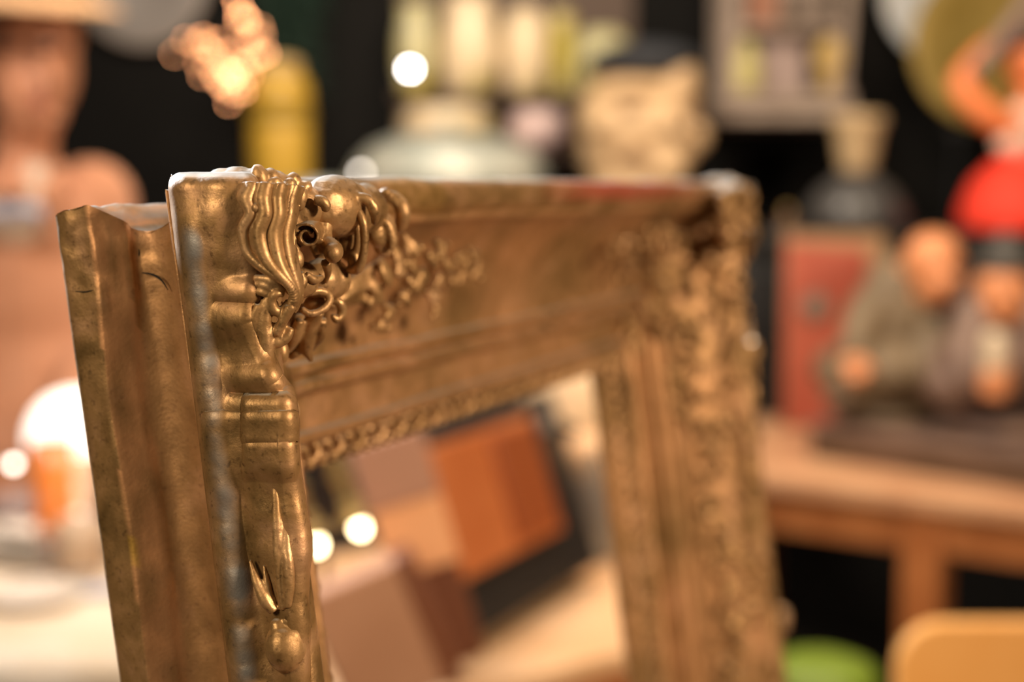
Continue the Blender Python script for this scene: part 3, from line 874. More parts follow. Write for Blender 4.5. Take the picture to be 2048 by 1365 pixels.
# ================================================================ doll in red
def doll():
    z = 4.02
    b = at(2035, 367, z)
    t = empty('doll', (b.x, b.y, SBT), 'orange-skinned doll in a red skirt with a hand raised to its head', 'doll')
    def q(px, py, dy=0.0):
        p = at(px, py, z)
        return Vector((p.x - b.x, p.y - b.y + dy, p.z - SBT))
    h0 = q(2035, 330).z
    mesh('skirt', lathe([(.145, .002), (.155, .01), (.150, h0 * .35), (.120, h0 * .75), (.070, h0 * 1.02), (.04, h0 * 1.1)], 44), M['red'], t)
    mesh('bodice', join(ell(q(2038, 285), (.062, .05, .058)), ell(q(2018, 285, -.02), (.045, .045, .040)), ell(q(2050, 240), (.052, .045, .05))), M['white_fur'], t, remesh=.005, relax=3)
    body = [ell(q(2062, 130), (.068, .07, .080)), tube([q(2058, 170), q(2056, 215)], [.03, .034], n=8),
            tube([q(2030, 258, -.03), q(1970, 235, -.05), q(1922, 190, -.05), q(1916, 150, -.05)], [.036, .038, .037, .032], n=20),
            tube([q(1916, 158, -.05), q(1950, 115, -.05), q(2000, 75, -.05)], [.032, .027, .020], n=14),
            tube([q(2085, 245), q(2130, 270), q(2150, 330)], [.034, .03, .02], n=12),
            ell(q(2048, 150, -.06), (.012, .014, .012))]
    hp = q(2008, 68, -.05)
    body.append(ell(hp, (.026, .016, .022)))
    for i in range(4):
        body.append(tube([hp + Vector((.006 * i - .008, 0, .006)), hp + Vector((.02 + .004 * i, -.006, .03 - .006 * i)), hp + Vector((.034 + .002 * i, -.004, .026 - .010 * i))], [.0065, .006, .005], n=8, k=8))
    body.append(tube([hp + Vector((0, 0, -.012)), hp + Vector((.018, -.01, -.024))], [.007, .005], n=6, k=8))
    bo = mesh('body', join(*body), M['doll'], t, remesh=.0045, relax=3)
    mesh('eye', ell(q(2040, 128, -.066), (.009, .005, .006)), M['dark_eye'], bo)
    mesh('hair', ell(q(2068, 95, .01), (.074, .074, .065)), M['hat_grey'], t)
    st = mesh('walking_stick', tube([q(1925, 150, -.09) + b * 0, q(1990, 75, -.09), q(2060, -20, -.09)], [.020, .022, .022], n=12), M['stick'])
    st.location = t.location
    tag(st, 'thick grey-pink stick held slanting across the doll arm', 'stick')
doll()

# ================================================================ right table: panel and figurines
def red_panel():
    z = 3.72
    p = at(1668, 640, z)
    t = empty('painting', (p.x, p.y, .75), 'upright red painted panel with a dark round emblem behind the figurines', 'painting')
    k = z / FPX
    h = at(1665, 468, z).z - .75
    t.rotation_euler = (R(-5), 0, R(-8))
    mesh('board', box(.245, .022, h, (0, 0, h / 2)), M['beige_border'], t, smooth=False, bevel=.003)
    pn = mesh('painted_field', prism([(-.118, .006), (.02, .006), (.085, h * .45), (.080, h - .035), (-.118, h - .022)], -.0145, -.0112), M['red_panel'], t, smooth=False)
    mesh('emblem', xf(lathe([(.0, 0), (.036, 0), (.038, .002), (.036, .004), (.0, .004)], 28), Matrix.Translation((-.045, -.0146, h * .62)) @ Matrix.Rotation(R(90), 4, 'X')), M['emblem'], pn)
red_panel()

# carved base
b0 = on(1618, 915); b1 = on(2048, 985)
dr = (b1 - b0); dr.z = 0
e = dr.normalized(); nn = Vector((-e.y, e.x, 0))
ang = math.atan2(e.y, e.x)
t = empty('pedestal', (b0.x, b0.y, .75), 'long dark carved wooden base that carries the two figurines', 'base')
t.rotation_euler = (0, 0, ang)
BL, BD, BH = .78, .30, .062
mesh('block', box(BL, BD, BH, (BL / 2, BD / 2, BH / 2)), M['base_dark'], t, smooth=False, bevel=.008)
mesh('moulding', box(BL + .02, BD + .02, .014, (BL / 2, BD / 2, BH + .007)), M['robe2'], t, smooth=False, bevel=.005)
FZ = .75 + BH + .014


def figurine(px, z, name, label, rob, parts):
    b = at(px, 367, z)
    t = empty(name, (b.x, b.y, FZ), label, 'figurine', 'seated robed figurines')
    def q(px, py, dy=0.0):
        p = at(px, py, z)
        return Vector((p.x - b.x, p.y - b.y + dy, max(.01, p.z - FZ)))
    parts(t, q, rob)
    return t


def fig_a(t, q, rob):
    B = [ell(q(1760, 740, 0), (.155, .11, .075)), ell(q(1780, 660, .02), (.105, .085, .12)), ell(q(1790, 590, .02), (.072, .065, .085)), ell(q(1700, 760, -.03), (.075, .07, .05)), ell(q(1850, 740, -.02), (.085, .085, .085)),
         tube([q(1745, 600, -.02), q(1700, 670, -.06), q(1690, 715, -.09)], [.042, .036, .026], n=14), tube([q(1830, 610, 0), q(1860, 690, -.04), q(1830, 740, -.07)], [.040, .036, .026], n=14)]
    z0 = min(v.z for v in B[0][0])
    mesh('robe', join(*B, lathe([(.10, 0), (.12, .01), (.10, .04)], 30, (q(1775, 780).x, 0, 0))), rob, t, remesh=.006, relax=4)
    H = [ell(q(1858, 522, -.03), (.066, .070, .068)), ell(q(1868, 565, -.055), (.050, .048, .046)), ell(q(1862, 592, -.05), (.030, .028, .024)), ell(q(1880, 555, -.105), (.012, .014, .014)),
         ell(q(1798, 545, -.02), (.010, .016, .020)), tube([q(1840, 580, -.02), q(1815, 610, 0)], [.030, .034], n=8)]
    h_ = mesh('head', join(*H), M['figure_skin'], t, remesh=.0045, relax=3)
    for x in (1860, 1896): mesh('eye', ell(q(x, 545, -.098), (.007, .005, .003)), M['dark_eye'], h_)
    hp = q(1690, 722, -.10)
    hd = [ell(hp, (.034, .020, .024))] + [tube([hp + Vector((-.012 + .009 * i, -.008, -.006)), hp + Vector((-.016 + .010 * i, -.022, -.020)), hp + Vector((-.014 + .009 * i, -.012, -.034))], [.007, .0065, .005], n=7, k=7) for i in range(4)] + \
         [tube([hp + Vector((.022, 0, .004)), hp + Vector((.036, -.012, -.010))], [.0075, .0055], n=6, k=7)]
    mesh('hand', join(*hd), M['figure_skin'], t, remesh=.003, relax=2)
    mesh('wooden_sandal', ell(q(1660, 790, -.09), (.04, .025, .014)), M['base_dark'], t)


def fig_b(t, q, rob):
    B = [ell(q(1990, 730, .02), (.135, .10, .085)), ell(q(2005, 660, .03), (.105, .08, .11)), ell(q(2070, 690, .03), (.10, .09, .13)),
         tube([q(1950, 640, 0), q(1915, 720, -.05), q(1940, 770, -.08)], [.038, .036, .028], n=14), ell(q(1900, 770, -.01), (.06, .06, .05))]
    mesh('robe', join(*B, lathe([(.10, 0), (.12, .01), (.10, .04)], 30, (q(2000, 780).x, 0, 0))), rob, t, remesh=.006, relax=4)
    H = [ell(q(2000, 575, -.02), (.058, .058, .062)), ell(q(1996, 612, -.04), (.044, .042, .040)), ell(q(1984, 590, -.085), (.011, .014, .013)),
         tube([q(2000, 620, .0), q(2003, 650, .02)], [.030, .036], n=8), ell(q(2050, 590, 0), (.010, .014, .018))]
    h_ = mesh('head', join(*H), M['figure_skin'], t, remesh=.0045, relax=3)
    for x in (1975, 2012): mesh('eye', ell(q(x, 580, -.078), (.007, .005, .003)), M['dark_eye'], h_)
    hh = q(2005, 535, -.02)
    mesh('pointed_hat', lathe([(.058, 0), (.060, .006), (.046, .030), (.026, .060), (.008, .078), (.002, .082)], 30), M['hat_grey'], t, loc=hh, rot=(R(6), R(-4), 0))
    hp = q(1958, 752, -.11)
    hd = [ell(hp, (.034, .022, .034))] + [tube([hp + Vector((-.030, -.010, .020 - .013 * i)), hp + Vector((-.010, -.030, .018 - .013 * i)), hp + Vector((.014, -.024, .016 - .013 * i))], [.0075, .0075, .006], n=8, k=7) for i in range(4)] + \
         [tube([hp + Vector((.026, 0, .022)), hp + Vector((.010, -.028, .034))], [.008, .006], n=6, k=7)]
    mesh('hand', join(*hd), M['figure_skin'], t, remesh=.003, relax=2)
    c = q(1952, 695, -.12)
    cd = mesh('candle', lathe([(.0, -.055), (.022, -.055), (.024, -.05), (.024, .030), (.018, .042), (.006, .046)], 24), M['candle'])
    cd.location = t.location + c
    tag(cd, 'thick cream candle held by the figurine in the pointed hat', 'candle')


figurine(1770, 3.36, 'robed_figurine', 'bald robed figurine with a big orange head leaning forward', M['robe'], fig_a)
figurine(2000, 3.14, 'robed_figurine', 'robed figurine in a dark pointed hat clasping a cream candle', M['robe2'], fig_b)

# ================================================================ seen through the frame: lamp, cases, candlesticks
def table_lamp():
    z = 2.37
    b = at(1182, 367, z)
    t = empty('table_lamp', (b.x, b.y, .75), 'table lamp with cream slanted shade and mottled grey ceramic foot', 'lamp')
    def hz(py): return at(1182, py, z).z - .75
    mesh('foot', lathe([(.034, 0), (.040, .006), (.036, .02), (.046, hz(1060)), (.052, hz(990)), (.048, hz(920)), (.030, hz(885)), (.014, hz(872)), (.012, hz(850)), (.004, hz(846))], 40), M['grey_glaze'], t)
    s = mesh('lamp_shade', xf(lathe([(.090, 0), (.092, .003), (.052, .165), (.048, .165), (.086, .003)], 48, close=False), Matrix.Translation((-.026, -.01, hz(842))) @ Matrix.Rotation(R(16), 4, 'Y')), M['shade'], t)
    l = bpy.data.lights.new('table_lamp_light', 'POINT'); l.energy = 1.2; l.color = (1, .75, .5); l.shadow_soft_size = .03
    lo = bpy.data.objects.new('table_lamp_light', l); lo.parent = t; lo.location = (-.008, -.01, hz(842) + .06); col.objects.link(lo)
table_lamp()

CE = Vector((.42, .907, 0)).normalized(); CN = Vector((CE.y, -CE.x, 0))      # along the case, out of its face
c0 = on(930, 1352)
t = empty('black_case', (c0.x - .018 + .021, c0.y - .01 + .045, .7765), 'black leather case with an orange-brown front panel leaning back', 'case')
ang = math.atan2(CE.y, CE.x)
t.rotation_euler = (Matrix.Rotation(ang, 3, 'Z') @ Matrix.Rotation(R(-18), 3, 'X')).to_euler()
CL, CH, CD = .46, .275, .085
mesh('body', box(CL, CD, CH, (CL / 2, CD / 2, CH / 2)), M['black_leather'], t, bevel=.008, smooth=False)
pn = mesh('front_panel', box(.330, .016, .175, (.170, -.006, .165)), M['orange_leather'], t, bevel=.004, smooth=False)
mesh('shade_patch', box(.135, .010, .145, (.250, -.018, .168)), M['orange_shade'], pn, bevel=.003, smooth=False)  # shade on the panel's right part, painted as a darker slab
mesh('carry_handle', tube([(CL * .35, CD / 2, CH - .002), (CL * .38, CD / 2, CH + .026), (CL * .62, CD / 2, CH + .026), (CL * .65, CD / 2, CH - .002)], .006), M['black_leather'], t)
mesh('clasp', box(.03, .006, .03, (.40, -.003, .235)), M['plate_grey'], t, smooth=False)


def tilted_box(name, label, cat, px, py, z, w_, d_, h_, yaw, roll, m, lid=None, pitch=0):
    p = at(px, py, z)
    t = empty(name, p, label, cat)
    t.rotation_euler = (Matrix.Rotation(R(yaw), 3, 'Z') @ Matrix.Rotation(R(roll), 3, 'Y') @ Matrix.Rotation(R(pitch), 3, 'X')).to_euler()
    mesh('body', box(w_, d_, h_, (0, 0, 0)), m, t, bevel=.006, smooth=False)
    if lid: mesh('spine', box(.022, d_ + .004, h_ + .004, (w_ / 2, 0, 0)), lid, t, bevel=.004, smooth=False)
    return t
tilted_box('suede_box', 'pinkish-tan suede box slanting in the lower left of the frame opening', 'box', 755, 1270, 1.74, .125, .055, .158, 6, -22, M['pink_box'], M['brown_side'], 0)
pc = tilted_box('pink_carton', 'tall brown carton with a peach highlight and dusty pink lid beside the black case', 'carton', 845, 1120, 1.815, .082, .045, .262, 8, -16, M['brown_side'])
mesh('highlight', box(.086, .049, .085, (0, 0, .035)), M['peach'], pc, bevel=.003, smooth=False)  # bright patch on the carton put into the colour as a peach band
mesh('lid', box(.092, .055, .085, (-.002, 0, .120)), M['pink_box2'], pc, bevel=.004, smooth=False)

def candlestick(px0, py0, px1, py1, z, label):
    a, b_ = at(px0, py0, z), at(px1, py1, z - .03)          # top, foot
    d_ = a - b_
    t = empty('brass_candlestick', b_, label, 'lamp arm', 'slanting brass candlesticks')  # a candlestick; the glowing bulb on it is added
    t.rotation_euler = d_.to_track_quat('Z', 'Y').to_euler()
    L_ = d_.length
    Mi = t.rotation_euler.to_matrix().inverted()
    dn = Vector((b_.x, b_.y + .02, .752)) - b_
    mesh('post', tube([Mi @ Vector((0, .004, .0)), Mi @ (dn * .5), Mi @ dn], .006), M['brown_stain'], t)
    mesh('post_base', xf(lathe([(.0, 0), (.045, 0), (.047, .006), (.02, .014), (.0, .016)], 28, close=False), Mi.to_4x4() @ Matrix.Translation(dn)), M['brown_stain'], t)
    mesh('stem', lathe([(.004, .01), (.014, .012), (.010, .03), (.015, .04), (.009, .055), (.011, L_ * .5), (.016, L_ * .54), (.009, L_ * .6), (.010, L_ * .8), (.018, L_ * .84), (.010, L_ * .88)], 28), M['brass'], t)
    mesh('foot', lathe([(.002, .0), (.034, .0), (.036, .005), (.030, .010), (.016, .016), (.004, .018)], 32), M['brass'], t)
    mesh('bulb', ell((0, 0, L_ + .006), (.0075, .0075, .012)), M['bulb_brass_glint'], t)  # glowing bulb added for the glint on the brass
    mesh('cup', lathe([(.006, L_ * .87), (.016, L_ * .89), (.022, L_ * .93), (.018, L_), (.014, L_), (.012, L_ * .92), (.002, L_ * .9)], 28, close=False), M['brass'], t)
candlestick(628, 1078, 545, 860, 2.0, 'brass candlestick with a bulb added for its brightest glint, nearest the carved rim')
candlestick(716, 1045, 640, 840, 2.06, 'brass candlestick with a bulb added for its glint, beside the pink carton')

# ================================================================ the gilded frame
PSI, LEAN = R(22.64), R(7.62)
Cw = Vector((-0.0921, 0.52716, EYE + 0.00043))
FU = Vector((math.sin(PSI), math.cos(PSI), 0))
dh = Vector((math.cos(PSI), -math.sin(PSI), 0))
FD = math.cos(LEAN) * dh + math.sin(LEAN) * Vector((0, 0, 1))
FV = math.sin(LEAN) * dh - math.cos(LEAN) * Vector((0, 0, 1))
FW = 0.6663
TABLE_H = 0.75
FH = (Cw.z - TABLE_H) / math.cos(LEAN) - 0.004
Rot = Matrix((FU, -FD, -FV)).transposed()          # columns: the frame's own x, y, z
org = Cw + FV * FH
frame = empty('picture_frame', org, 'large ornate bronze-gilt picture frame with carved corners leaning back in the foreground', 'picture frame')
frame.rotation_euler = Rot.to_euler()


def loc(p):                       # (u, v, d) -> the empty's space
    return Vector((p[0], -p[2], FH - p[1]))


def LU(px, py, u):                # point of the photo's ray at a given distance u along the top
    r = ray(px, py); o = Vector((0, 0, EYE)) - Cw
    t = (u - o.dot(FU)) / r.dot(FU)
    q = o + r * t
    return Vector((q.dot(FU), q.dot(FV), q.dot(FD)))


def LD(px, py, d):                # ... at a given forward distance d
    r = ray(px, py); o = Vector((0, 0, EYE)) - Cw
    t = (d - o.dot(FD)) / r.dot(FD)
    q = o + r * t
    return Vector((q.dot(FU), q.dot(FV), q.dot(FD)))


def LV(px, py, v):
    r = ray(px, py); o = Vector((0, 0, EYE)) - Cw
    t = (v - o.dot(FV)) / r.dot(FV)
    q = o + r * t
    return Vector((q.dot(FU), q.dot(FV), q.dot(FD)))


# section of the moulding as (s inward, d forward); outer side, front rim, cove, ridges, sight edge
PROF = [(.119, -.0855), (.060, -.0855), (.002, -.0855), (.0002, -.0850), (-.0006, -.083), (-.0011, -.079), (-.0014, -.074), (-.0018, -.0690), (-.0021, -.0665),
        (-.0017, -.0655), (-.0004, -.0640), (.0016, -.0615), (.0036, -.0592), (.0050, -.0574), (.0064, -.0567), (.0078, -.0558), (.0092, -.0540),
        (.0100, -.0515), (.0100, -.0485), (.0092, -.0455), (.0080, -.0425), (.0064, -.0400), (.0048, -.0382), (.0036, -.0374),
        (.0006, -.0372), (-.0020, -.0366), (-.0030, -.0354), (-.0022, -.0343), (.0006, -.0337), (.0006, -.0333),
        (-.0022, -.0329), (-.0034, -.0320), (-.0028, -.0309), (-.0002, -.0304), (-.0002, -.0299),
        (-.0032, -.0284), (-.0050, -.0262), (-.0056, -.0235), (-.0056, -.0195), (-.0052, -.0150), (-.0047, -.0100), (-.0040, -.0060),
        (-.0030, -.0025), (-.0014, -.0006), (.0008, .0003), (.0035, .0006), (.0065, .0000), (.0090, -.0012), (.0108, -.0030), (.0114, -.0046),
        (.0122, -.0054), (.0138, -.0052), (.0150, -.0062), (.0154, -.0080),
        (.0165, -.0115), (.0195, -.0175), (.0240, -.0245), (.0300, -.0315), (.0380, -.0385), (.0470, -.0435), (.0560, -.0470), (.0640, -.0488), (.0680, -.0492),
        (.0683, -.0470), (.0698, -.0440), (.0722, -.0434), (.0742, -.0456), (.0752, -.0505), (.0766, -.0525),
        (.0776, -.0500), (.0795, -.0478), (.0818, -.0486), (.0830, -.0515), (.0838, -.0560), (.0846, -.0612),
        (.0860, -.0620), (.0940, -.0628), (.1000, -.0636), (.1006, -.0600), (.1020, -.0576), (.1042, -.0574), (.1056, -.0598), (.1064, -.0640),
        (.1070, -.0655), (.1110, -.0672), (.1155, -.0690), (.1180, -.0712), (.1196, -.0745), (.1200, -.0780), (.1200, -.0850)]


def _remap(d):
    T = [(-.0855, -.0855), (-.0665, -.0695), (-.0574, -.0600), (-.0374, -.0342), (-.0299, -.0285), (-.0235, -.0225), (.01, .01)]
    for a, b in zip(T, T[1:]):
        if a[0] <= d <= b[0]: return a[1] + (b[1] - a[1]) * (d - a[0]) / (b[0] - a[0])
    return d


PROF = [(s, _remap(d)) if (i < 42 and i > 2) else (s, d) for i, (s, d) in enumerate(PROF)]


def dface(s):
    """forward distance of the face at inward distance s"""
    f = [p for p in PROF if p[0] >= 0.0008 and PROF.index(p) > 40]
    for a, b in zip(f, f[1:]):
        if a[0] <= s <= b[0] and b[0] > a[0]:
            return a[1] + (b[1] - a[1]) * (s - a[0]) / (b[0] - a[0])
    return -.078 if s > .118 else 0.0


def refine(P, m=2):
    out = []
    for a, b in zip(P, P[1:]):
        k = max(1, int(math.hypot(b[0] - a[0], b[1] - a[1]) / 0.0016))
        k = min(k, 5)
        for i in range(k):
            out.append((a[0] + (b[0] - a[0]) * i / k, a[1] + (b[1] - a[1]) * i / k))
    out.append(P[-1])
    return out


SEC = refine(PROF)


def wob(u, v, d, side):
    """hand-made unevenness, in metres"""
    p = Vector((u, v, d))
    return 0.0007 * noise.noise(p * 28) + 0.00035 * noise.noise(p * 85 + Vector((7, 0, 0)))


def rail(name, side, n):
    V, F = [], []
    cols = []
    k = len(SEC)
    length = FW if side in 'tb' else FH
    dens = [i / n for i in range(n + 1)]
    if side == 'l':                # finer near the sharp upper part
        dens = [(0.35 * (i / n) + 0.65 * (i / n) ** 2) for i in range(n + 1)]
    for i, t in enumerate(dens):
        for j, (s, d) in enumerate(SEC):
            a = s + t * (length - 2 * s)
            if side == 't': u, v = a, s
            elif side == 'b': u, v = a, FH - s
            elif side == 'l': u, v = s, a
            else: u, v = FW - s, a
            w_ = wob(u, v, d, side)
            along = a
            # the strip on the outer side is worn thin and wavy
            if side == 'l' and -.0720 < d < -.0590 and s < .012:
                w_ += 0.0009 * math.sin(along * 34) * noise.noise(Vector((along * 22, 3, 1)))
                d += 0.0024 * noise.noise(Vector((along * 16, 1.7, 0))) + 0.0008 * math.sin(along * 60)
            nearc = max(0.0, 1 - min(along, length - along) / 0.045)
            if s < 0.012 and d < -.05:
                w_ += 0.0013 * nearc * noise.noise(Vector((u, v, d)) * 170) + 0.0010 * nearc * noise.noise(Vector((u, v, d)) * 60)
            su = {'t': (0, -1), 'b': (0, 1), 'l': (-1, 0), 'r': (1, 0)}[side]
            V.append(loc((u + su[0] * w_, v + su[1] * w_, d + w_ * 0.6)))
            # worn paint: red bole, yellow spots, copper partly standing for light on the strip
            r = g = b = 0.0
            if side == 't':
                if .27 < u < .60 and s < .0075 and d > -.006:
                    e = min((u - .27) / .09, (.60 - u) / .12, 1)
                    r = max(0, e) * (0.75 + 0.5 * noise.noise(Vector((u * 30, s * 300, 2))))
                if s > .107 and .46 < u < .50: g = 0.5 * max(0, noise.noise(Vector((u * 90, s * 60, 9))) + .4)
                if s < .012 and d > -.01 and .10 < u < .16: g = 0.07
            if side == 'l':
                if abs(d + .0346) < .0016 and .131 < v < .152:
                    g = 1.0 if noise.noise(Vector((v * 160, d * 500, 0))) > -.25 else 0
                if abs(d + .0690) < .0010 and .122 < v < .133: g = .5
                if abs(d + .0735) < .0010 and .105 < v < .122: r = 0.0
            if side != 'b' and s < .0075 and -.0700 < d < (-.0592 + .006 * nearc):
                b = .9 * min(1, max(.25, .8 + 1.2 * noise.noise(Vector((u * 60, v * 60, d * 200)))))
            if s < .004 and -.0342 < d < -.0285: b = .45
            if side == 'l' and -.0592 < d < -.035: b = .30
            if s > .0115: b = .38 * max(0, min(1, .6 + 1.5 * noise.noise(Vector((u * 14, v * 14, 4)))))
            cols.append((min(1, max(0, r)), min(1, max(0, g)), b, 0))
    for i in range(n):
        for j in range(k):
            q = (j + 1) % k
            F.append((i * k + j, i * k + q, (i + 1) * k + q, (i + 1) * k + j))
    flip = side in 'tr'
    o = mesh(name, (V, F), GOLD, frame, flip=flip)
    ca = o.data.color_attributes.new('paint', 'FLOAT_COLOR', 'POINT')
    flat = []
    for c in cols: flat += c
    ca.data.foreach_set('color', flat)
    return o


rail('top_rail', 't', 150)
rail('bottom_rail', 'b', 60)
rail('side_stile', 'l', 260)
rail('side_stile', 'r', 130)


# ---- carved work: pieces are modelled for one corner in (u, v, d) and mirrored to the other three
def mirror(vf, mu, mv):
    return [Vector((FW - p[0] if mu else p[0], FH - p[1] if mv else p[1], p[2])) for p in vf[0]], vf[1]


def carve(name, parts, voxel, parent, mu=False, mv=False, relax=2, bumpy=0.0, mat_=None, label=None):
    vf = join(*parts)
    vf = mirror(vf, mu, mv)
    vf = ([loc(p) for p in vf[0]], vf[1])
    o = mesh(name, vf, mat_ or GOLD2, parent, flip=not (mu ^ mv), remesh=voxel, relax=relax)
    if bumpy:
        tx = bpy.data.textures.get('chisel') or bpy.data.textures.new('chisel', 'CLOUDS')
        tx.noise_scale = 0.006
        tx.noise_depth = 3
        dm = o.modifiers.new('chisel', 'DISPLACE'); dm.texture = tx; dm.strength = bumpy; dm.mid_level = 0.5
    if label: o['label'] = label
    return o


def tu(pts, rad, **k):            # tube through photo points (px, py, u)
    return tube([LU(*p) for p in pts], rad, **k)


def bl(px, py, u, r, **k):
    return ell(LU(px, py, u), r, **k)


MM = 0.001


def corner(mu, mv, fine):
    vx = 0.0006 if fine else 0.0013
    anchor = frame
    # ---------- block: the smooth lump that wraps the corner's outer side
    blk = []
    for (px, py, u, ru, rv, rd) in (
            (372, 402, .002, 6, 5.5, 4), (392, 408, .003, 8, 9, 7), (420, 402, .004, 10, 10, 9), (452, 395, .004, 11, 11, 8), (480, 392, .006, 12, 11, 8),
            (430, 450, .004, 8.5, 12, 12), (465, 455, .004, 9, 13, 9), (450, 520, .005, 9.2, 12, 13), (470, 500, .005, 9.4, 10, 8),
            (460, 570, .006, 9, 9, 11), (440, 620, .007, 10, 13, 13), (470, 660, .008, 11.5, 10, 10), (455, 720, .008, 11.5, 12, 11),
            (500, 700, .010, 11, 8, 7), (520, 395, .010, 14, 11, 7), (555, 400, .014, 14, 10, 7)):
        blk.append(ell(LU(px, py, u + (.0035 if fine and py > 385 else 0)), (ru * MM, rv * MM, rd * MM)))
    # fill behind the leaf
    for (px, py, u, r) in ((498, 400, .004, 6), (500, 440, .004, 6), (508, 480, .005, 6), (530, 510, .006, 6), (560, 545, .007, 5)):
        blk.append(ell(LU(px, py, u), r * MM))
    for (px, py, u, r) in ((520, 450, .008, 9), (545, 500, .010, 8), (520, 550, .010, 8), (560, 450, .014, 9), (520, 620, .009, 7), (510, 660, .009, 6),
                           (600, 415, .020, 9), (632, 438, .034, 7), (655, 500, .040, 6), (600, 560, .020, 7), (640, 560, .034, 8), (660, 560, .04, 8)):
        blk.append(ell(LU(px, py, u), r * MM))
    body = carve('corner_ornament', blk, vx, anchor, mu, mv, relax=6, bumpy=0.0008)
    # ---------- acanthus leaf with flowing ribs
    L_ = []
    r_ = lambda a: [x * MM for x in a]
    tl = lambda pts, rad, **k: tu([(x, y, u - .0042) for x, y, u in pts], rad, **k)
    bll = lambda x, y, u, r: bl(x, y, u - .0042, r)
    LC = spline([(486, 366, -.0060), (484, 395, -.0070), (494, 430, -.0072), (482, 465, -.0075), (491, 502, -.0072), (511, 527, -.0068), (545, 549, -.0055), (573, 566, -.0030), (587, 588, -.0010), (583, 606, .0)], 150)
    RC = spline([(606, 372, .0080), (600, 400, .0090), (596, 430, .0080), (590, 468, .0060), (593, 505, .0050), (598, 540, .0045), (600, 570, .0040), (598, 596, .0030), (590, 614, .0020), (584, 622, .0010)], 150)
    V, F = [], []
    nc = 96
    for i in range(150):
        t = i / 149
        fr = 5.0 * math.sin(t * 38) * (1 - t)
        fr *= max(0, 1 - t * 1.5)
        for j in range(nc + 1):
            s_ = j / nc
            a, b = LC[i], RC[i]
            sk = s_ + .10 * math.sin(math.pi * s_) * math.sin(t * 5.0)
            x = a[0] + (b[0] - a[0]) * sk + fr * (1 - s_) ** 9
            y = a[1] + (b[1] - a[1]) * sk
            u = a[2] + (b[2] - a[2]) * s_ ** 1.3
            u -= .0042 * math.sin(math.pi * min(1, s_ * 1.05)) * (1 - .55 * t)
            ph = s_ * 4.0 + .45 * math.sin(t * 4.5)
            rib = abs(math.sin(math.pi * ph)) ** .8
            minor = abs(math.sin(math.pi * (ph * 2 + .3 + .5 * t))) ** .7
            dep = .0036 * (1 - .45 * t) * min(1, t * 5 + .45)
            u -= dep * rib + .0005 * minor
            u -= .0003 * noise.noise(Vector((x / 40, y / 60, 6)))
            V.append(LU(x, y, u))
    for i in range(149):
        for j in range(nc):
            a = i * (nc + 1) + j
            F.append((a, a + nc + 1, a + nc + 2, a + 1))
    vf = mirror((V, F), mu, mv)
    o_ = mesh('acanthus_leaf', ([loc(p) for p in vf[0]], F), GOLD2, body, flip=not (mu ^ mv))
    m_ = o_.modifiers.new('thick', 'SOLIDIFY'); m_.thickness = .0016; m_.offset = -1
    for k, (a, b, c) in enumerate((((508, 556), (541, 561), (570, 584)), ((508, 569), (536, 573), (562, 590)), ((509, 582), (530, 586), (548, 596)))):
        L_.append(tl([(a[0], a[1], -.003), (b[0], b[1], -.003), (c[0], c[1], .000)], r_([1.3, 1.6, 1.0])))
    # frilled left edge of the leaf
    L_.append(bll(513, 416, -.007, (1.6 * MM, 1.9 * MM, 1.5 * MM)))
    # crest lumps along the top
    rnd = random.Random(5)
    for (x, y, u) in ((520, 352, .004), (545, 352, .008), (566, 358, .010), (588, 366, .014), (606, 378, .016), (618, 392, .018), (632, 402, .022), (576, 380, .006), (600, 398, .012), (560, 388, .003), (640, 414, .026), (548, 372, .001)):
        A_ = Matrix.Rotation(R(rnd.uniform(-50, 50)), 3, 'X') @ Matrix.Rotation(R(rnd.uniform(-30, 30)), 3, 'Y')
        L_.append(ell(LU(x, y + 2, u + .001), (3.2 * MM, rnd.uniform(3.6, 5.2) * MM, rnd.uniform(2.0, 3.0) * MM), A_))
    L_.append(tl([(628, 400, .018), (642, 402, .019), (652, 412, .020), (648, 424, .020)], r_([2.0, 2.2, 2.0, 1.2])))
    # second fold below
    L_.append(tl([(580, 604, .002), (562, 624, .000), (549, 620, -.002), (544, 602, -.003), (554, 588, -.003), (568, 592, -.001)], r_([1.6, 1.8, 1.8, 1.6, 1.4, 0.9])))
    L_.append(tl([(505, 600, -.003), (490, 632, -.003), (491, 662, -.003), (512, 690, -.002), (530, 712, -.001)], r_([1.6, 2.0, 2.2, 1.9, 1.5])))
    L_.append(tl([(534, 600, -.002), (530, 650, -.002), (534, 705, -.001), (540, 745, .002), (552, 770, .004)], r_([2.2, 2.6, 2.4, 2.2, 2.6])))
    L_.append(tl([(518, 610, -.004), (508, 640, -.004), (514, 670, -.003)], r_([1.4, 1.9, 1.2])))
    for k in range(7):            # braided knot on the right of the stem
        a = k / 6
        L_.append(tl([(592 - 28 * a, 606 + 44 * a, .004), (580 - 26 * a, 618 + 48 * a, -.001), (568 - 16 * a, 616 + 46 * a, .001)], r_([1.2, 1.5, 1.0]), n=10))
    L_.append(tl([(545, 655, .001), (550, 684, .001), (570, 676, .003), (584, 656, .004)], r_([1.2, 2.2, 2.2, 1.2])))
    L_.append(tl([(530, 735, .000), (548, 752, .002), (562, 764, .005)], r_([2.0, 2.4, 1.6])))
    # web under the ribs
    for (x, y, rv, rd) in ((535, 575, 5, 6), (520, 640, 8, 4.5), (520, 680, 6, 4.5)):
        L_.append(ell(LU(x, y, -.001), (3.0 * MM, rv * MM, rd * MM)))
    leaf = carve('leaf_crest', L_, vx, body, mu, mv, relax=1, bumpy=0.0007)
    # ---------- rolled scroll with an open end, its nose and the small curl beside it
    S_ = []
    c = LU(613, 474, .010)
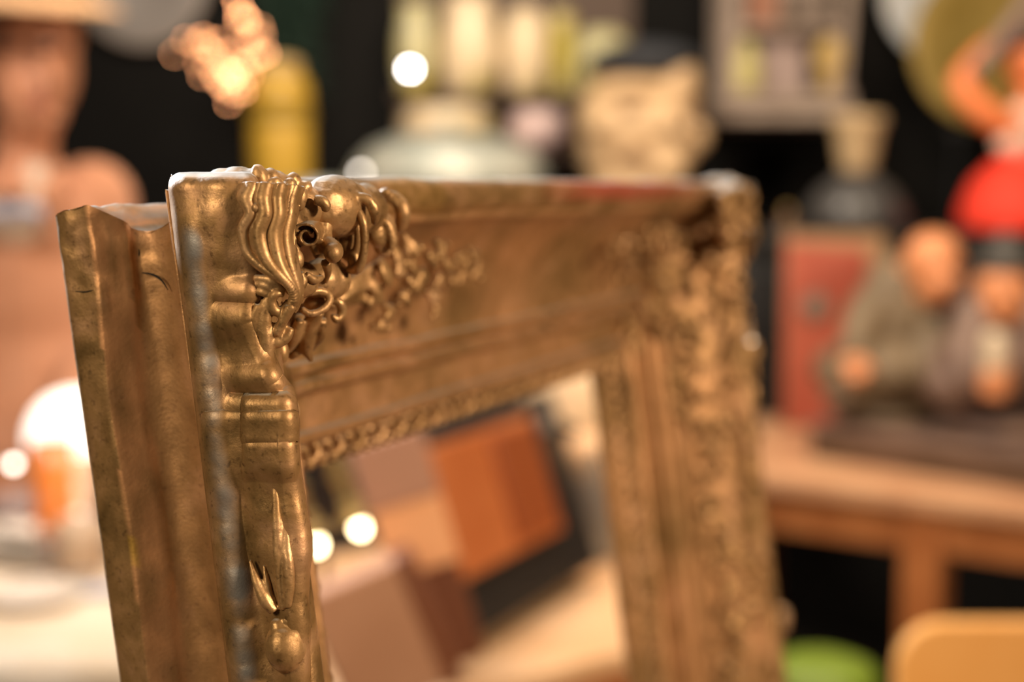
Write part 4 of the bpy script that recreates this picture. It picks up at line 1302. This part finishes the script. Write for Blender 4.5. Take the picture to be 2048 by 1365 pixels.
    ax = (LU(613, 474, .010) - LU(634, 456, .030)).normalized()      # points towards the viewer
    ex = (LU(640, 474, .010) - c).normalized(); ex = (ex - ax * ex.dot(ax)).normalized(); ey = ax.cross(ex)
    def rolled(c, ax, ex, ey, r0, turns, length, th, hand=1, n=44, start=0.0):
        V, F = [], []
        for i in range(n):
            t = i / (n - 1)
            a = start + hand * t * turns * 2 * math.pi
            r = r0 * (1 - 0.72 * t)
            e = ex * math.cos(a) + ey * math.sin(a)
            for (rr, z) in ((r + th / 2, 0.0006 - .002 * t), (r + th / 2, -length), (r - th / 2, -length), (r - th / 2, 0.0006 - .002 * t)):
                V.append(c + e * rr + ax * z)
        for i in range(n - 1):
            for j in range(4):
                F.append((4 * i + j, 4 * i + (j + 1) % 4, 4 * i + 4 + (j + 1) % 4, 4 * i + 4 + j))
        F += [(0, 1, 2, 3), (4 * n - 1, 4 * n - 2, 4 * n - 3, 4 * n - 4)]
        return V, F
    S_.append(rolled(c, ax, ex, ey, 5.4 * MM, 1.6, 15 * MM, 1.0 * MM, 1, start=2.2))
    S_.append(tu([(622, 500, .020), (640, 492, .022), (655, 492, .022), (668, 505, .020), (662, 524, .020)], r_([2.4, 3.2, 3.6, 3.6, 1.8])))
    S_.append(tu([(650, 440, .026), (646, 465, .024), (650, 490, .022)], r_([3.4, 3.4, 3.2])))
    S_.append(bl(666, 506, .018, (3.6 * MM, 3.8 * MM, 3.4 * MM)))
    S_.append(tu([(652, 524, .022), (656, 545, .026), (652, 566, .028)], r_([2.0, 1.4, 0.7])))
    S_.append(bl(598, 519, .010, (2.2 * MM, 3.4 * MM, 1.7 * MM)))
    S_.append(tu([(601, 545, .010), (606, 562, .011), (600, 580, .010), (598, 600, .010)], r_([1.2, 1.9, 1.6, 0.8])))
    S_.append(tu([(612, 548, .014), (628, 560, .018), (645, 556, .022)], r_([1.2, 1.8, 1.0])))
    carve('scroll', S_, vx, body, mu, mv, relax=1, bumpy=0.0004)
    # ---------- smooth hood with the ribbed ear under it
    H_ = []
    H_.append(ell(LU(668, 413, .036), (17 * MM, 12.0 * MM, 11 * MM)))
    H_.append(ell(LU(700, 420, .046), (13 * MM, 11.0 * MM, 8.5 * MM)))
    H_.append(ell(LU(635, 420, .034), (12 * MM, 10 * MM, 10 * MM)))
    H_.append(tu([(668, 432, .034), (694, 412, .034), (712, 396, .036), (736, 400, .038), (750, 426, .040), (748, 448, .042)], r_([1.4, 1.7, 2.0, 2.2, 2.2, 1.2])))
    H_.append(ell(LU(728, 418, .058), (13 * MM, 10 * MM, 8 * MM)))
    carve('shell_hood', H_, vx, body, mu, mv, relax=5, bumpy=0.0006)
    E_ = []
    E_.append(tu([(668, 474, .036), (684, 440, .036), (712, 422, .036), (727, 450, .036), (728, 500, .037), (716, 538, .038), (694, 540, .040)], r_([1.2, 1.5, 1.7, 1.7, 1.7, 1.9, 1.3])))
    E_.append(tu([(674, 480, .039), (690, 448, .039), (708, 438, .039), (716, 464, .040), (712, 505, .041), (698, 528, .042)], r_([.9, 1.2, 1.3, 1.4, 1.5, 1.0])))
    E_.append(tu([(680, 486, .042), (692, 460, .042), (702, 458, .042), (702, 485, .043), (694, 512, .044)], r_([.8, 1.0, 1.1, 1.3, 1.0])))
    E_.append(ell(LU(708, 520, .041), (2.4 * MM, 4.2 * MM, 2.6 * MM)))
    E_.append(ell(LU(698, 480, .052), (4 * MM, 9 * MM, 6 * MM)))
    # second hooded lobe and curl behind it
    E_.append(ell(LU(762, 460, .068), (9 * MM, 8 * MM, 5 * MM)))
    E_.append(ell(LU(768, 490, .070), (6 * MM, 5 * MM, 4 * MM)))
    E_.append(tu([(748, 440, .062), (772, 446, .064), (784, 478, .066), (782, 500, .066)], r_([1.4, 2.0, 2.2, 1.4])))
    E_.append(tu([(752, 402, .078), (768, 392, .078), (792, 400, .080), (806, 425, .080), (798, 455, .082), (780, 448, .080)], r_([1.6, 2.4, 3.0, 3.2, 2.6, 1.6])))
    E_.append(tu([(760, 388, .076), (772, 384, .076), (776, 394, .076)], r_([1.2, 1.8, 1.0])))
    carve('ribbed_ear', E_, vx, body, mu, mv, relax=1, bumpy=0.0005)
    # ---------- cup, curls and hanging leaves under the scroll
    D_ = []
    D_.append(tu([(600, 606, .022), (612, 588, .022), (640, 582, .026), (660, 594, .030), (650, 616, .028), (622, 628, .024), (602, 618, .022)], r_([1.2, 1.4, 1.6, 1.6, 1.5, 1.4, 1.1])))
    D_.append(ell(LU(630, 606, .032), (3.5 * MM, 3.6 * MM, 4.6 * MM)))
    D_.append(tu([(662, 602, .040), (678, 604, .042), (684, 624, .044), (674, 640, .042), (664, 630, .040)], r_([1.2, 1.8, 2.0, 1.6, 1.0])))
    D_.append(tu([(640, 622, .034), (620, 650, .036), (612, 690, .040), (622, 722, .044)], r_([2.2, 3.2, 3.0, 1.0])))
    D_.append(tu([(645, 640, .038), (640, 670, .042), (624, 700, .046)], r_([1.8, 2.2, 1.0])))
    D_.append(tu([(600, 640, .030), (590, 672, .032), (574, 696, .034), (560, 706, .030)], r_([1.8, 2.6, 2.4, 1.4])))
    D_.append(tu([(604, 690, .040), (592, 704, .040), (580, 716, .040)], r_([1.6, 2.0, 1.2])))
    for (x, y, u, r) in ((562, 702, .022, 3.0), (600, 660, .04, 4.0)):
        D_.append(bl(x, y, u, (r * MM, r * 1.6 * MM, r * MM)))
    carve('hanging_leaf', D_, vx, body, mu, mv, relax=1, bumpy=0.0006)
    # ---------- flower spray over the cove of the rail
    vs = 0.0009 if fine else 0.0016
    P_ = []
    rnd = random.Random(11)
    P_.append(tube([LD(655, 610, -.020), LD(700, 586, -.016), LD(745, 556, -.014)], r_([2.0, 3.4, 2.4])))
    P_.append(tube([LD(662, 618, -.022), LD(712, 598, -.018), LD(750, 590, -.018)], r_([1.6, 2.6, 2.0])))
    P_.append(tube([LD(660, 600, -.020), LD(695, 570, -.016), LD(730, 545, -.014), LD(765, 520, -.012)], r_([1.6, 2.4, 2.2, 1.6])))
    def petal(px, py, d, ln, wd, ang, up=0.5):
        c_ = LD(px, py, d)
        A = Matrix.Rotation(R(ang), 3, 'Z') @ Matrix.Rotation(R(rnd.uniform(-25, 25)), 3, 'X')
        return ell(c_, (ln * MM, wd * MM, 2.0 * MM), A, 12, 8)
    leaves = ((796, 520, -.010, 7, 4.0, 70), (772, 548, -.008, 7, 4.6, 55), (752, 592, -.014, 6.5, 4.0, 20), (778, 628, -.020, 6.0, 3.4, -25),
              (748, 576, -.012, 5, 3, 60), (800, 545, -.010, 5.5, 3.2, 0), (828, 500, -.010, 5, 2.6, 70), (826, 536, -.012, 5, 3.4, 35),
              (836, 575, -.016, 5, 3.6, -10), (812, 600, -.020, 4.5, 3, 80), (848, 552, -.014, 5.5, 3.4, 20), (866, 520, -.012, 5.5, 3.2, 60),
              (880, 560, -.016, 4.6, 3.4, 0), (866, 596, -.022, 4.6, 3.4, 45), (894, 532, -.014, 5.0, 3, 50), (884, 498, -.012, 5, 2.2, 80),
              (906, 560, -.020, 4, 3, -20), (916, 518, -.016, 4.4, 2.8, 20), (932, 530, -.018, 4.6, 3, 60), (948, 516, -.018, 4.4, 2.6, 0), (955, 540, -.020, 3.6, 2.8, 40), (944, 552, -.022, 3.4, 2.4, 0),
              (760, 650, -.028, 4.5, 2.6, -70), (870, 618, -.028, 3.8, 2.4, 70), (788, 500, -.012, 5, 3, 30), (812, 482, -.012, 4, 2.4, 60))
    for a in leaves:
        P_.append(petal(*a))
        x, y, d = a[0], a[1], a[2]
        for k in range(2):
            P_.append(ell(LD(x + rnd.uniform(-16, 16), y + rnd.uniform(-16, 16), d - .001), rnd.uniform(1.6, 2.6) * MM, None, 8, 6))
    carve('flower_spray', P_, vs, body, mu, mv, relax=1, bumpy=0.0010)
    # ---------- spray that runs down the stile, in frame measures
    Q_ = []
    rnd = random.Random(23)
    def leafy(s, a, lift, ln, wd, ang):
        s = max(s, .004)
        c_ = Vector((s, a, dface(min(s, .117)) + lift * MM))
        if fine: c_.x = max(s, .016); c_.z = min(dface(c_.x) + lift * MM, -.66 * c_.x - .006)
        A = Matrix.Rotation(R(ang), 3, 'Z') @ Matrix.Rotation(R(rnd.uniform(-30, 30)), 3, 'X') @ Matrix.Rotation(R(rnd.uniform(-30, 10)), 3, 'Y')
        return ell(c_, (ln * MM, wd * MM, 2.4 * MM), A, 10, 7)
    a = .060
    while a < .335:
        f = (a - .06) / .275
        wid = .046 * (1 - f) ** 0.8 + .006
        mid = .036 - .010 * f + .008 * math.sin(a * 55)
        for k in range(5 if f < .5 else 3):
            s = mid + rnd.uniform(-wid, wid) * .62
            Q_.append(leafy(s, a + rnd.uniform(-.006, .006), rnd.uniform(2.0, 5.5) * (1.3 - .7 * f), rnd.uniform(4, 7.5), rnd.uniform(2.6, 4.2), rnd.uniform(0, 180)))
        a += .0068
    for k in range(14):
        f = k / 13
        Q_.append(tube([Vector((.036 - .010 * f + .014 * math.sin(k * 1.9), .07 + .26 * f, dface(.03) + .005)),
                        Vector((.036 - .010 * f - .012 * math.sin(k * 1.9), .082 + .26 * f, dface(.03) + .006))], r_([2.6, 1.4]), n=6, k=8))
    carve('leaf_spray', Q_, 0.0017 if fine else 0.0016, body, mu, mv, relax=1, bumpy=0.0012)
    # front of the cartouche: lumps and leaves over the mitre
    K_ = []
    rnd = random.Random(31)
    for k in range(58):
        f = rnd.random() ** .8
        s0 = .012 + .085 * f
        off = rnd.uniform(-.034, .034) * (1 - .45 * f)
        uu, vv = s0 + max(off, 0), s0 + max(-off, 0)
        sm = min(uu, vv)
        lift = (9.5 * (1 - f) ** 1.1 + 3.0) * rnd.uniform(.7, 1.1)
        c_ = Vector((uu, vv, dface(min(sm, .117)) + lift * MM))
        if fine and vv > .012: c_.z = min(c_.z, -.66 * uu + .004)
        A = Matrix.Rotation(R(rnd.uniform(0, 180)), 3, 'Z') @ Matrix.Rotation(R(rnd.uniform(-35, 35)), 3, 'X')
        K_.append(ell(c_, (rnd.uniform(5, 10) * MM, rnd.uniform(3, 5) * MM, 4.2 * MM), A, 12, 8))
    for k in range(7):
        f = k / 6
        c_ = Vector((.02 + .07 * f, .02 + .07 * f, dface(.02 + .07 * f) + (4 + 2 * math.sin(k * 2)) * MM))
        K_.append(ell(c_, (8 * MM, 8 * MM, 5 * MM)))
    carve('cartouche', K_, 0.0012 if fine else 0.0014, body, mu, mv, relax=1, bumpy=0.0012)
    return body


corner(False, False, True)
corner(True, False, False)
corner(False, True, False)
corner(True, True, False)

# ---- cast overlay on the outer side of the near stile: swellings, hollows and steps
def overlay():
    XR = [(366, 496), (376, 498), (430, 494), (480, 490), (560, 508), (600, 500), (640, 498), (690, 518), (760, 547), (790, 570), (850, 577), (890, 576), (930, 579), (1000, 589),
          (1075, 602), (1105, 603), (1140, 598), (1200, 596), (1245, 600), (1300, 598), (1400, 603), (1500, 608)]
    def xr(y):
        for a, b in zip(XR, XR[1:]):
            if a[0] <= y <= b[0]: return a[1] + (b[1] - a[1]) * (y - a[0]) / (b[0] - a[0])
        return XR[-1][1]
    g = lambda x, c, w_: math.exp(-((x - c) / w_) ** 2)
    def ss(a, b, x):
        t = min(1, max(0, (x - a) / (b - a))); return t * t * (3 - 2 * t)
    V, F = [], []
    CC = []
    n, m = 420, 74
    for i in range(n + 1):
        y = 366 + (1500 - 366) * i / n
        x0 = 361 + (y - 400) * .122
        x1 = xr(y)
        for j in range(m + 1):
            t = j / m
            x = x0 + (x1 - x0) * t
            q = x - x0
            nz1 = noise.noise(Vector((x / 70, y / 60, 3))); nz2 = noise.noise(Vector((x / 22, y / 26, 8))); nz3 = noise.noise(Vector((y / 75, 5, 1)))
            h = .0010
            h += .0019 * g(q, 22, 18) * (0.8 + .4 * nz3)                                   # rounded edge by the bead
            h += .0030 * g(x, 428, 50) * g(y, 440, 88)                                     # swelling under the corner
            h += .0004 * g(x, 478, 26) * g(y, 500, 60)
            h -= .0016 * ss(430, 500, x) * (1 - ss(560, 600, y))
            h -= .0030 * g(y, 604 + (x - 470) * .05, 8) * ss(425, 455, x)                   # notch
            h += .0020 * g(y, 578, 20) * ss(430, 480, x)
            h += .0022 * g(y, 640, 26) * ss(400, 470, x)
            h -= .0022 * g(x, 462, 42) * g(y, 712, 62)                                     # hollow
            h += .0010 * ss(x1 - 60, x1 - 6, x) * ss(780, 800, y) * (1 - ss(930, 1010, y))
            h += .0016 * g(y, 752, 14) * ss(440, 500, x)
            h -= .0034 * g(y, 786, 11) * ss(452, 486, x)
            h += .0016 * ss(500, 503, x) * ss(802, 806, y) * (1 - ss(925, 960, y))          # raised plate
            h += .0010 * ss(420, 426, x) * ss(829, 832, y) * (1 - ss(870, 940, y))
            h -= .0034 * g(y, 883, 2.6) * ss(501, 505, x) * (1 - ss(568, 574, x))
            h -= .0024 * g(x, 503, 2.2) * ss(880, 886, y) * (1 - ss(925, 935, y))
            h -= .0020 * g(q, 62, 24) * ss(930, 1000, y) * (1 - ss(1120, 1200, y))
            h -= .0022 * g(q, 60 + (y - 1100) * .1, 30) * ss(1110, 1200, y)
            h += .0008 * nz1 + .00010 * nz2
            edge = ss(0, 7, q)
            u = -.0052 - h * edge + .0022 * (1 - edge)
            f = max(0, (x - (x1 - 4)) / 4)
            u += .0050 * f * f
            tp = max(0, (378 - y) / 12)
            u += .004 * tp * tp
            V.append(LU(x, y, u))
            sv = g(q, 24 + 6 * nz3, 10 + 4 * nz3) * ss(440, 480, y) * min(1, max(0, .62 + .5 * nz2 + 1.2 * nz3))
            CC.append(min(1, max(0, sv)))
    for i in range(n):
        for j in range(m):
            a = i * (m + 1) + j
            F.append((a, a + m + 1, a + m + 2, a + 1))
    o = mesh('side_overlay', ([loc(p) for p in V], F), GOLD, frame, flip=True)
    o.data.color_attributes.new('paint', 'FLOAT_COLOR', 'POINT').data.foreach_set('color', [k_ for c_2 in CC for k_ in (0.0, 0.0, 0.0, c_2)])
    m_ = o.modifiers.new('thick', 'SOLIDIFY'); m_.thickness = .004; m_.offset = -1
    return o


overlay()


# ---- scalloped edge that runs down the front of the near side, with its folded leaf and ball drop
def edge_run(mu):
    parts = []
    # thin plate standing at the rim, seen edge-on from the left; (px, py) of its right contour
    contour = [(548, 770), (568, 776), (577, 800), (578, 850), (576, 890), (579, 930), (584, 965), (590, 1000), (597, 1035), (604, 1075), (606, 1105),
               (600, 1140), (598, 1170), (597, 1200), (602, 1226), (604, 1245)]
    C = spline([LU(x, y, .0015) for x, y in contour], 70)
    V, F = [], []
    for i, c in enumerate(C):
        back = Vector((c.x - .003, c.y, -.012))
        for q in range(7):
            t = q / 6
            p = c.lerp(back, t)
            V.append(Vector((p.x - .0030 * math.sin(t * math.pi) - .0008, p.y, p.z)))
        for q in range(7):
            t = 1 - q / 6
            p = c.lerp(back, t)
            V.append(Vector((p.x + .0080 * (1 - (1 - t) ** 2) + .0022, p.y, p.z)))
    k = 14
    for i in range(len(C) - 1):
        for j in range(k):
            q = (j + 1) % k
            F.append((i * k + j, i * k + q, (i + 1) * k + q, (i + 1) * k + j))
    F.append(tuple(range(k - 1, -1, -1)))
    F.append(tuple((len(C) - 1) * k + j for j in range(k)))
    parts.append((V, F))
    r_ = lambda a: [x * MM for x in a]
    # bead at the upper end
    b1 = [ell(LU(583, 822, .006), (3.6 * MM, 5.0 * MM, 3.0 * MM)), ell(LU(579, 796, .005), (2.4 * MM, 2.0 * MM, 2.2 * MM))]
    # folds running down to the ball
    for (pts, rad) in (
            ([(548, 940, -.003), (552, 1000, -.004), (556, 1080, -.005), (560, 1160, -.005), (566, 1220, -.004)], [.8, 1.6, 2.0, 1.9, 1.4]),
            ([(570, 1020, -.002), (574, 1090, -.004), (578, 1150, -.005), (576, 1215, -.004)], [.8, 1.8, 2.2, 1.6]),
            ([(590, 1040, .000), (596, 1085, -.001), (594, 1125, -.001), (584, 1160, -.002), (588, 1210, -.002)], [1.2, 2.6, 2.8, 2.0, 1.6]),
            ([(500, 1120, -.005), (512, 1160, -.006), (530, 1200, -.006), (548, 1225, -.005)], [.8, 1.6, 2.2, 1.8]),
            ([(528, 1130, -.004), (536, 1175, -.005), (550, 1220, -.004)], [.7, 1.3, 1.4]),
            ([(598, 1160, .001), (604, 1200, .001), (598, 1232, .000)], [1.0, 2.2, 1.2])):
        b1.append(tu([(x, y, u - .0056) for x, y, u in pts], r_(rad)))
    b1 += [ell(LU(548, 1175, -.0058), (2.6 * MM, 11 * MM, 4.5 * MM)), ell(LU(560, 1120, -.0052), (2.4 * MM, 16 * MM, 4.0 * MM)), ell(LU(580, 1120, -.0045), (2.6 * MM, 13 * MM, 4.0 * MM))]
    b2 = []
    for (px, py, u, r) in ((571, 1296, -.001, (7.4, 9.2, 7.4)), (566, 1270, -.001, (5.4, 4.4, 5.4)), (588, 1262, .000, (3.2, 4.2, 3.8)), (571, 1322, .000, (3.8, 5.4, 4.2)),
                           (556, 1252, -.002, (3, 2.8, 3)), (580, 1240, .000, (3.4, 3.4, 3.6)), (602, 1290, .002, (2.2, 5, 2.2))):
        b2.append(ell(LU(px, py, u - .0070), tuple(x * MM for x in r)))
    b3 = [tu([(572, 1340, .001), (582, 1380, .002), (590, 1450, .002), (592, 1600, .002)], r_([1.4, 1.2, 2.4, 2.0])),
          tu([(590, 1330, .003), (600, 1372, .003), (606, 1440, .003), (606, 1600, .003)], r_([1.6, 1.8, 1.6, 1.4]))]
    o = carve('rim_edge', parts, 0.0007 if not mu else .0016, frame, mu, relax=2, bumpy=0.0007)
    carve('folded_leaf', b1, 0.0006 if not mu else .0016, o, mu, relax=2, bumpy=0.0006)
    carve('ball_drop', b2, 0.0006 if not mu else .0016, o, mu, relax=5, bumpy=0.0005)
    carve('stem', b3, 0.0007 if not mu else .0016, o, mu, relax=2, bumpy=0.0006)


edge_run(False)
edge_run(True)


# ---- running foliage along the sight edge
def running(side, length, step=.0105, voxel=.0009):
    parts = []
    rnd = random.Random(ord(side))
    n = int((length - .232) / step)
    for i in range(n + 1):
        a = .116 + (length - .232) * i / n
        def pt(da, s, lift):
            d_ = -.0672 - (s - .111) * .35 + lift
            A = a + da
            if side == 't': return Vector((A, s, d_))
            if side == 'b': return Vector((A, FH - s, d_))
            if side == 'l': return Vector((s, A, d_))
            return Vector((FW - s, A, d_))
        z = 1 if i % 2 else -1
        parts.append(tube([pt(-.0040, .1115 + z * .0030, .0014), pt(-.0008, .1115 + z * .0036, .0034), pt(.0022, .1115, .0038), pt(.0050, .1115 - z * .0034, .0020)],
                          [.0010, .0017, .0019, .0011], n=9, k=7))
        parts.append(ell(pt(.0004, .1115 - z * .0034, .0022), (.0021 * rnd.uniform(.8, 1.2),) * 3, None, 8, 6))
        parts.append(ell(pt(.0050, .1112 + z * .0022, .0014), (.0016,) * 3, None, 8, 6))
        parts.append(ell(pt(.002, .1175, .0006), (.0028, .0022, .0024) if side in 'tb' else (.0022, .0028, .0024), None, 8, 6))
    vf = join(*parts)
    vf = ([loc(p) for p in vf[0]], vf[1])
    mesh('sight_edge_foliage', vf, GOLD2, frame, flip=True)


running('t', FW)
running('b', FW)
running('l', FH)
running('r', FH)

# ---- cracks in the old composition, thin dark gaps on the outer side
CR = mat('crack_dark', (0.012, 0.008, 0.005), 0.9)


def crack(pts, wdt, u0=-.0068):
    return tube([LU(x, y, u0) for x, y in pts], [wdt * MM * .5] + [wdt * MM] * (len(pts) - 2) + [wdt * MM * .4], n=14, k=6)


cr = [crack([(425, 833), (450, 831), (475, 828), (498, 824)], .22, -.0080), crack([(150, 583), (172, 584), (196, 578)], .3, -.0016), crack([(196, 560), (198, 578)], .3, -.0014),
      crack([(284, 546), (304, 549), (322, 560), (336, 580)], .4, .0074), crack([(262, 482), (276, 496), (278, 512), (268, 530)], .3, .0088), crack([(364, 612), (384, 608)], .3, -.0062),
      crack([(440, 616), (470, 614), (494, 612)], .35, -.0068)]
for c in cr:
    mesh('crack', ([loc(p) for p in c[0]], c[1]), CR, frame, flip=True)

# easel strut that props the frame from behind, below the picture's edge
mesh('easel_strut', box(.06, .010, .125, (FW / 2, .1165, .066), rot=(R(28), 0, 0)), M['brown_stain'], frame, bevel=.002, smooth=False)
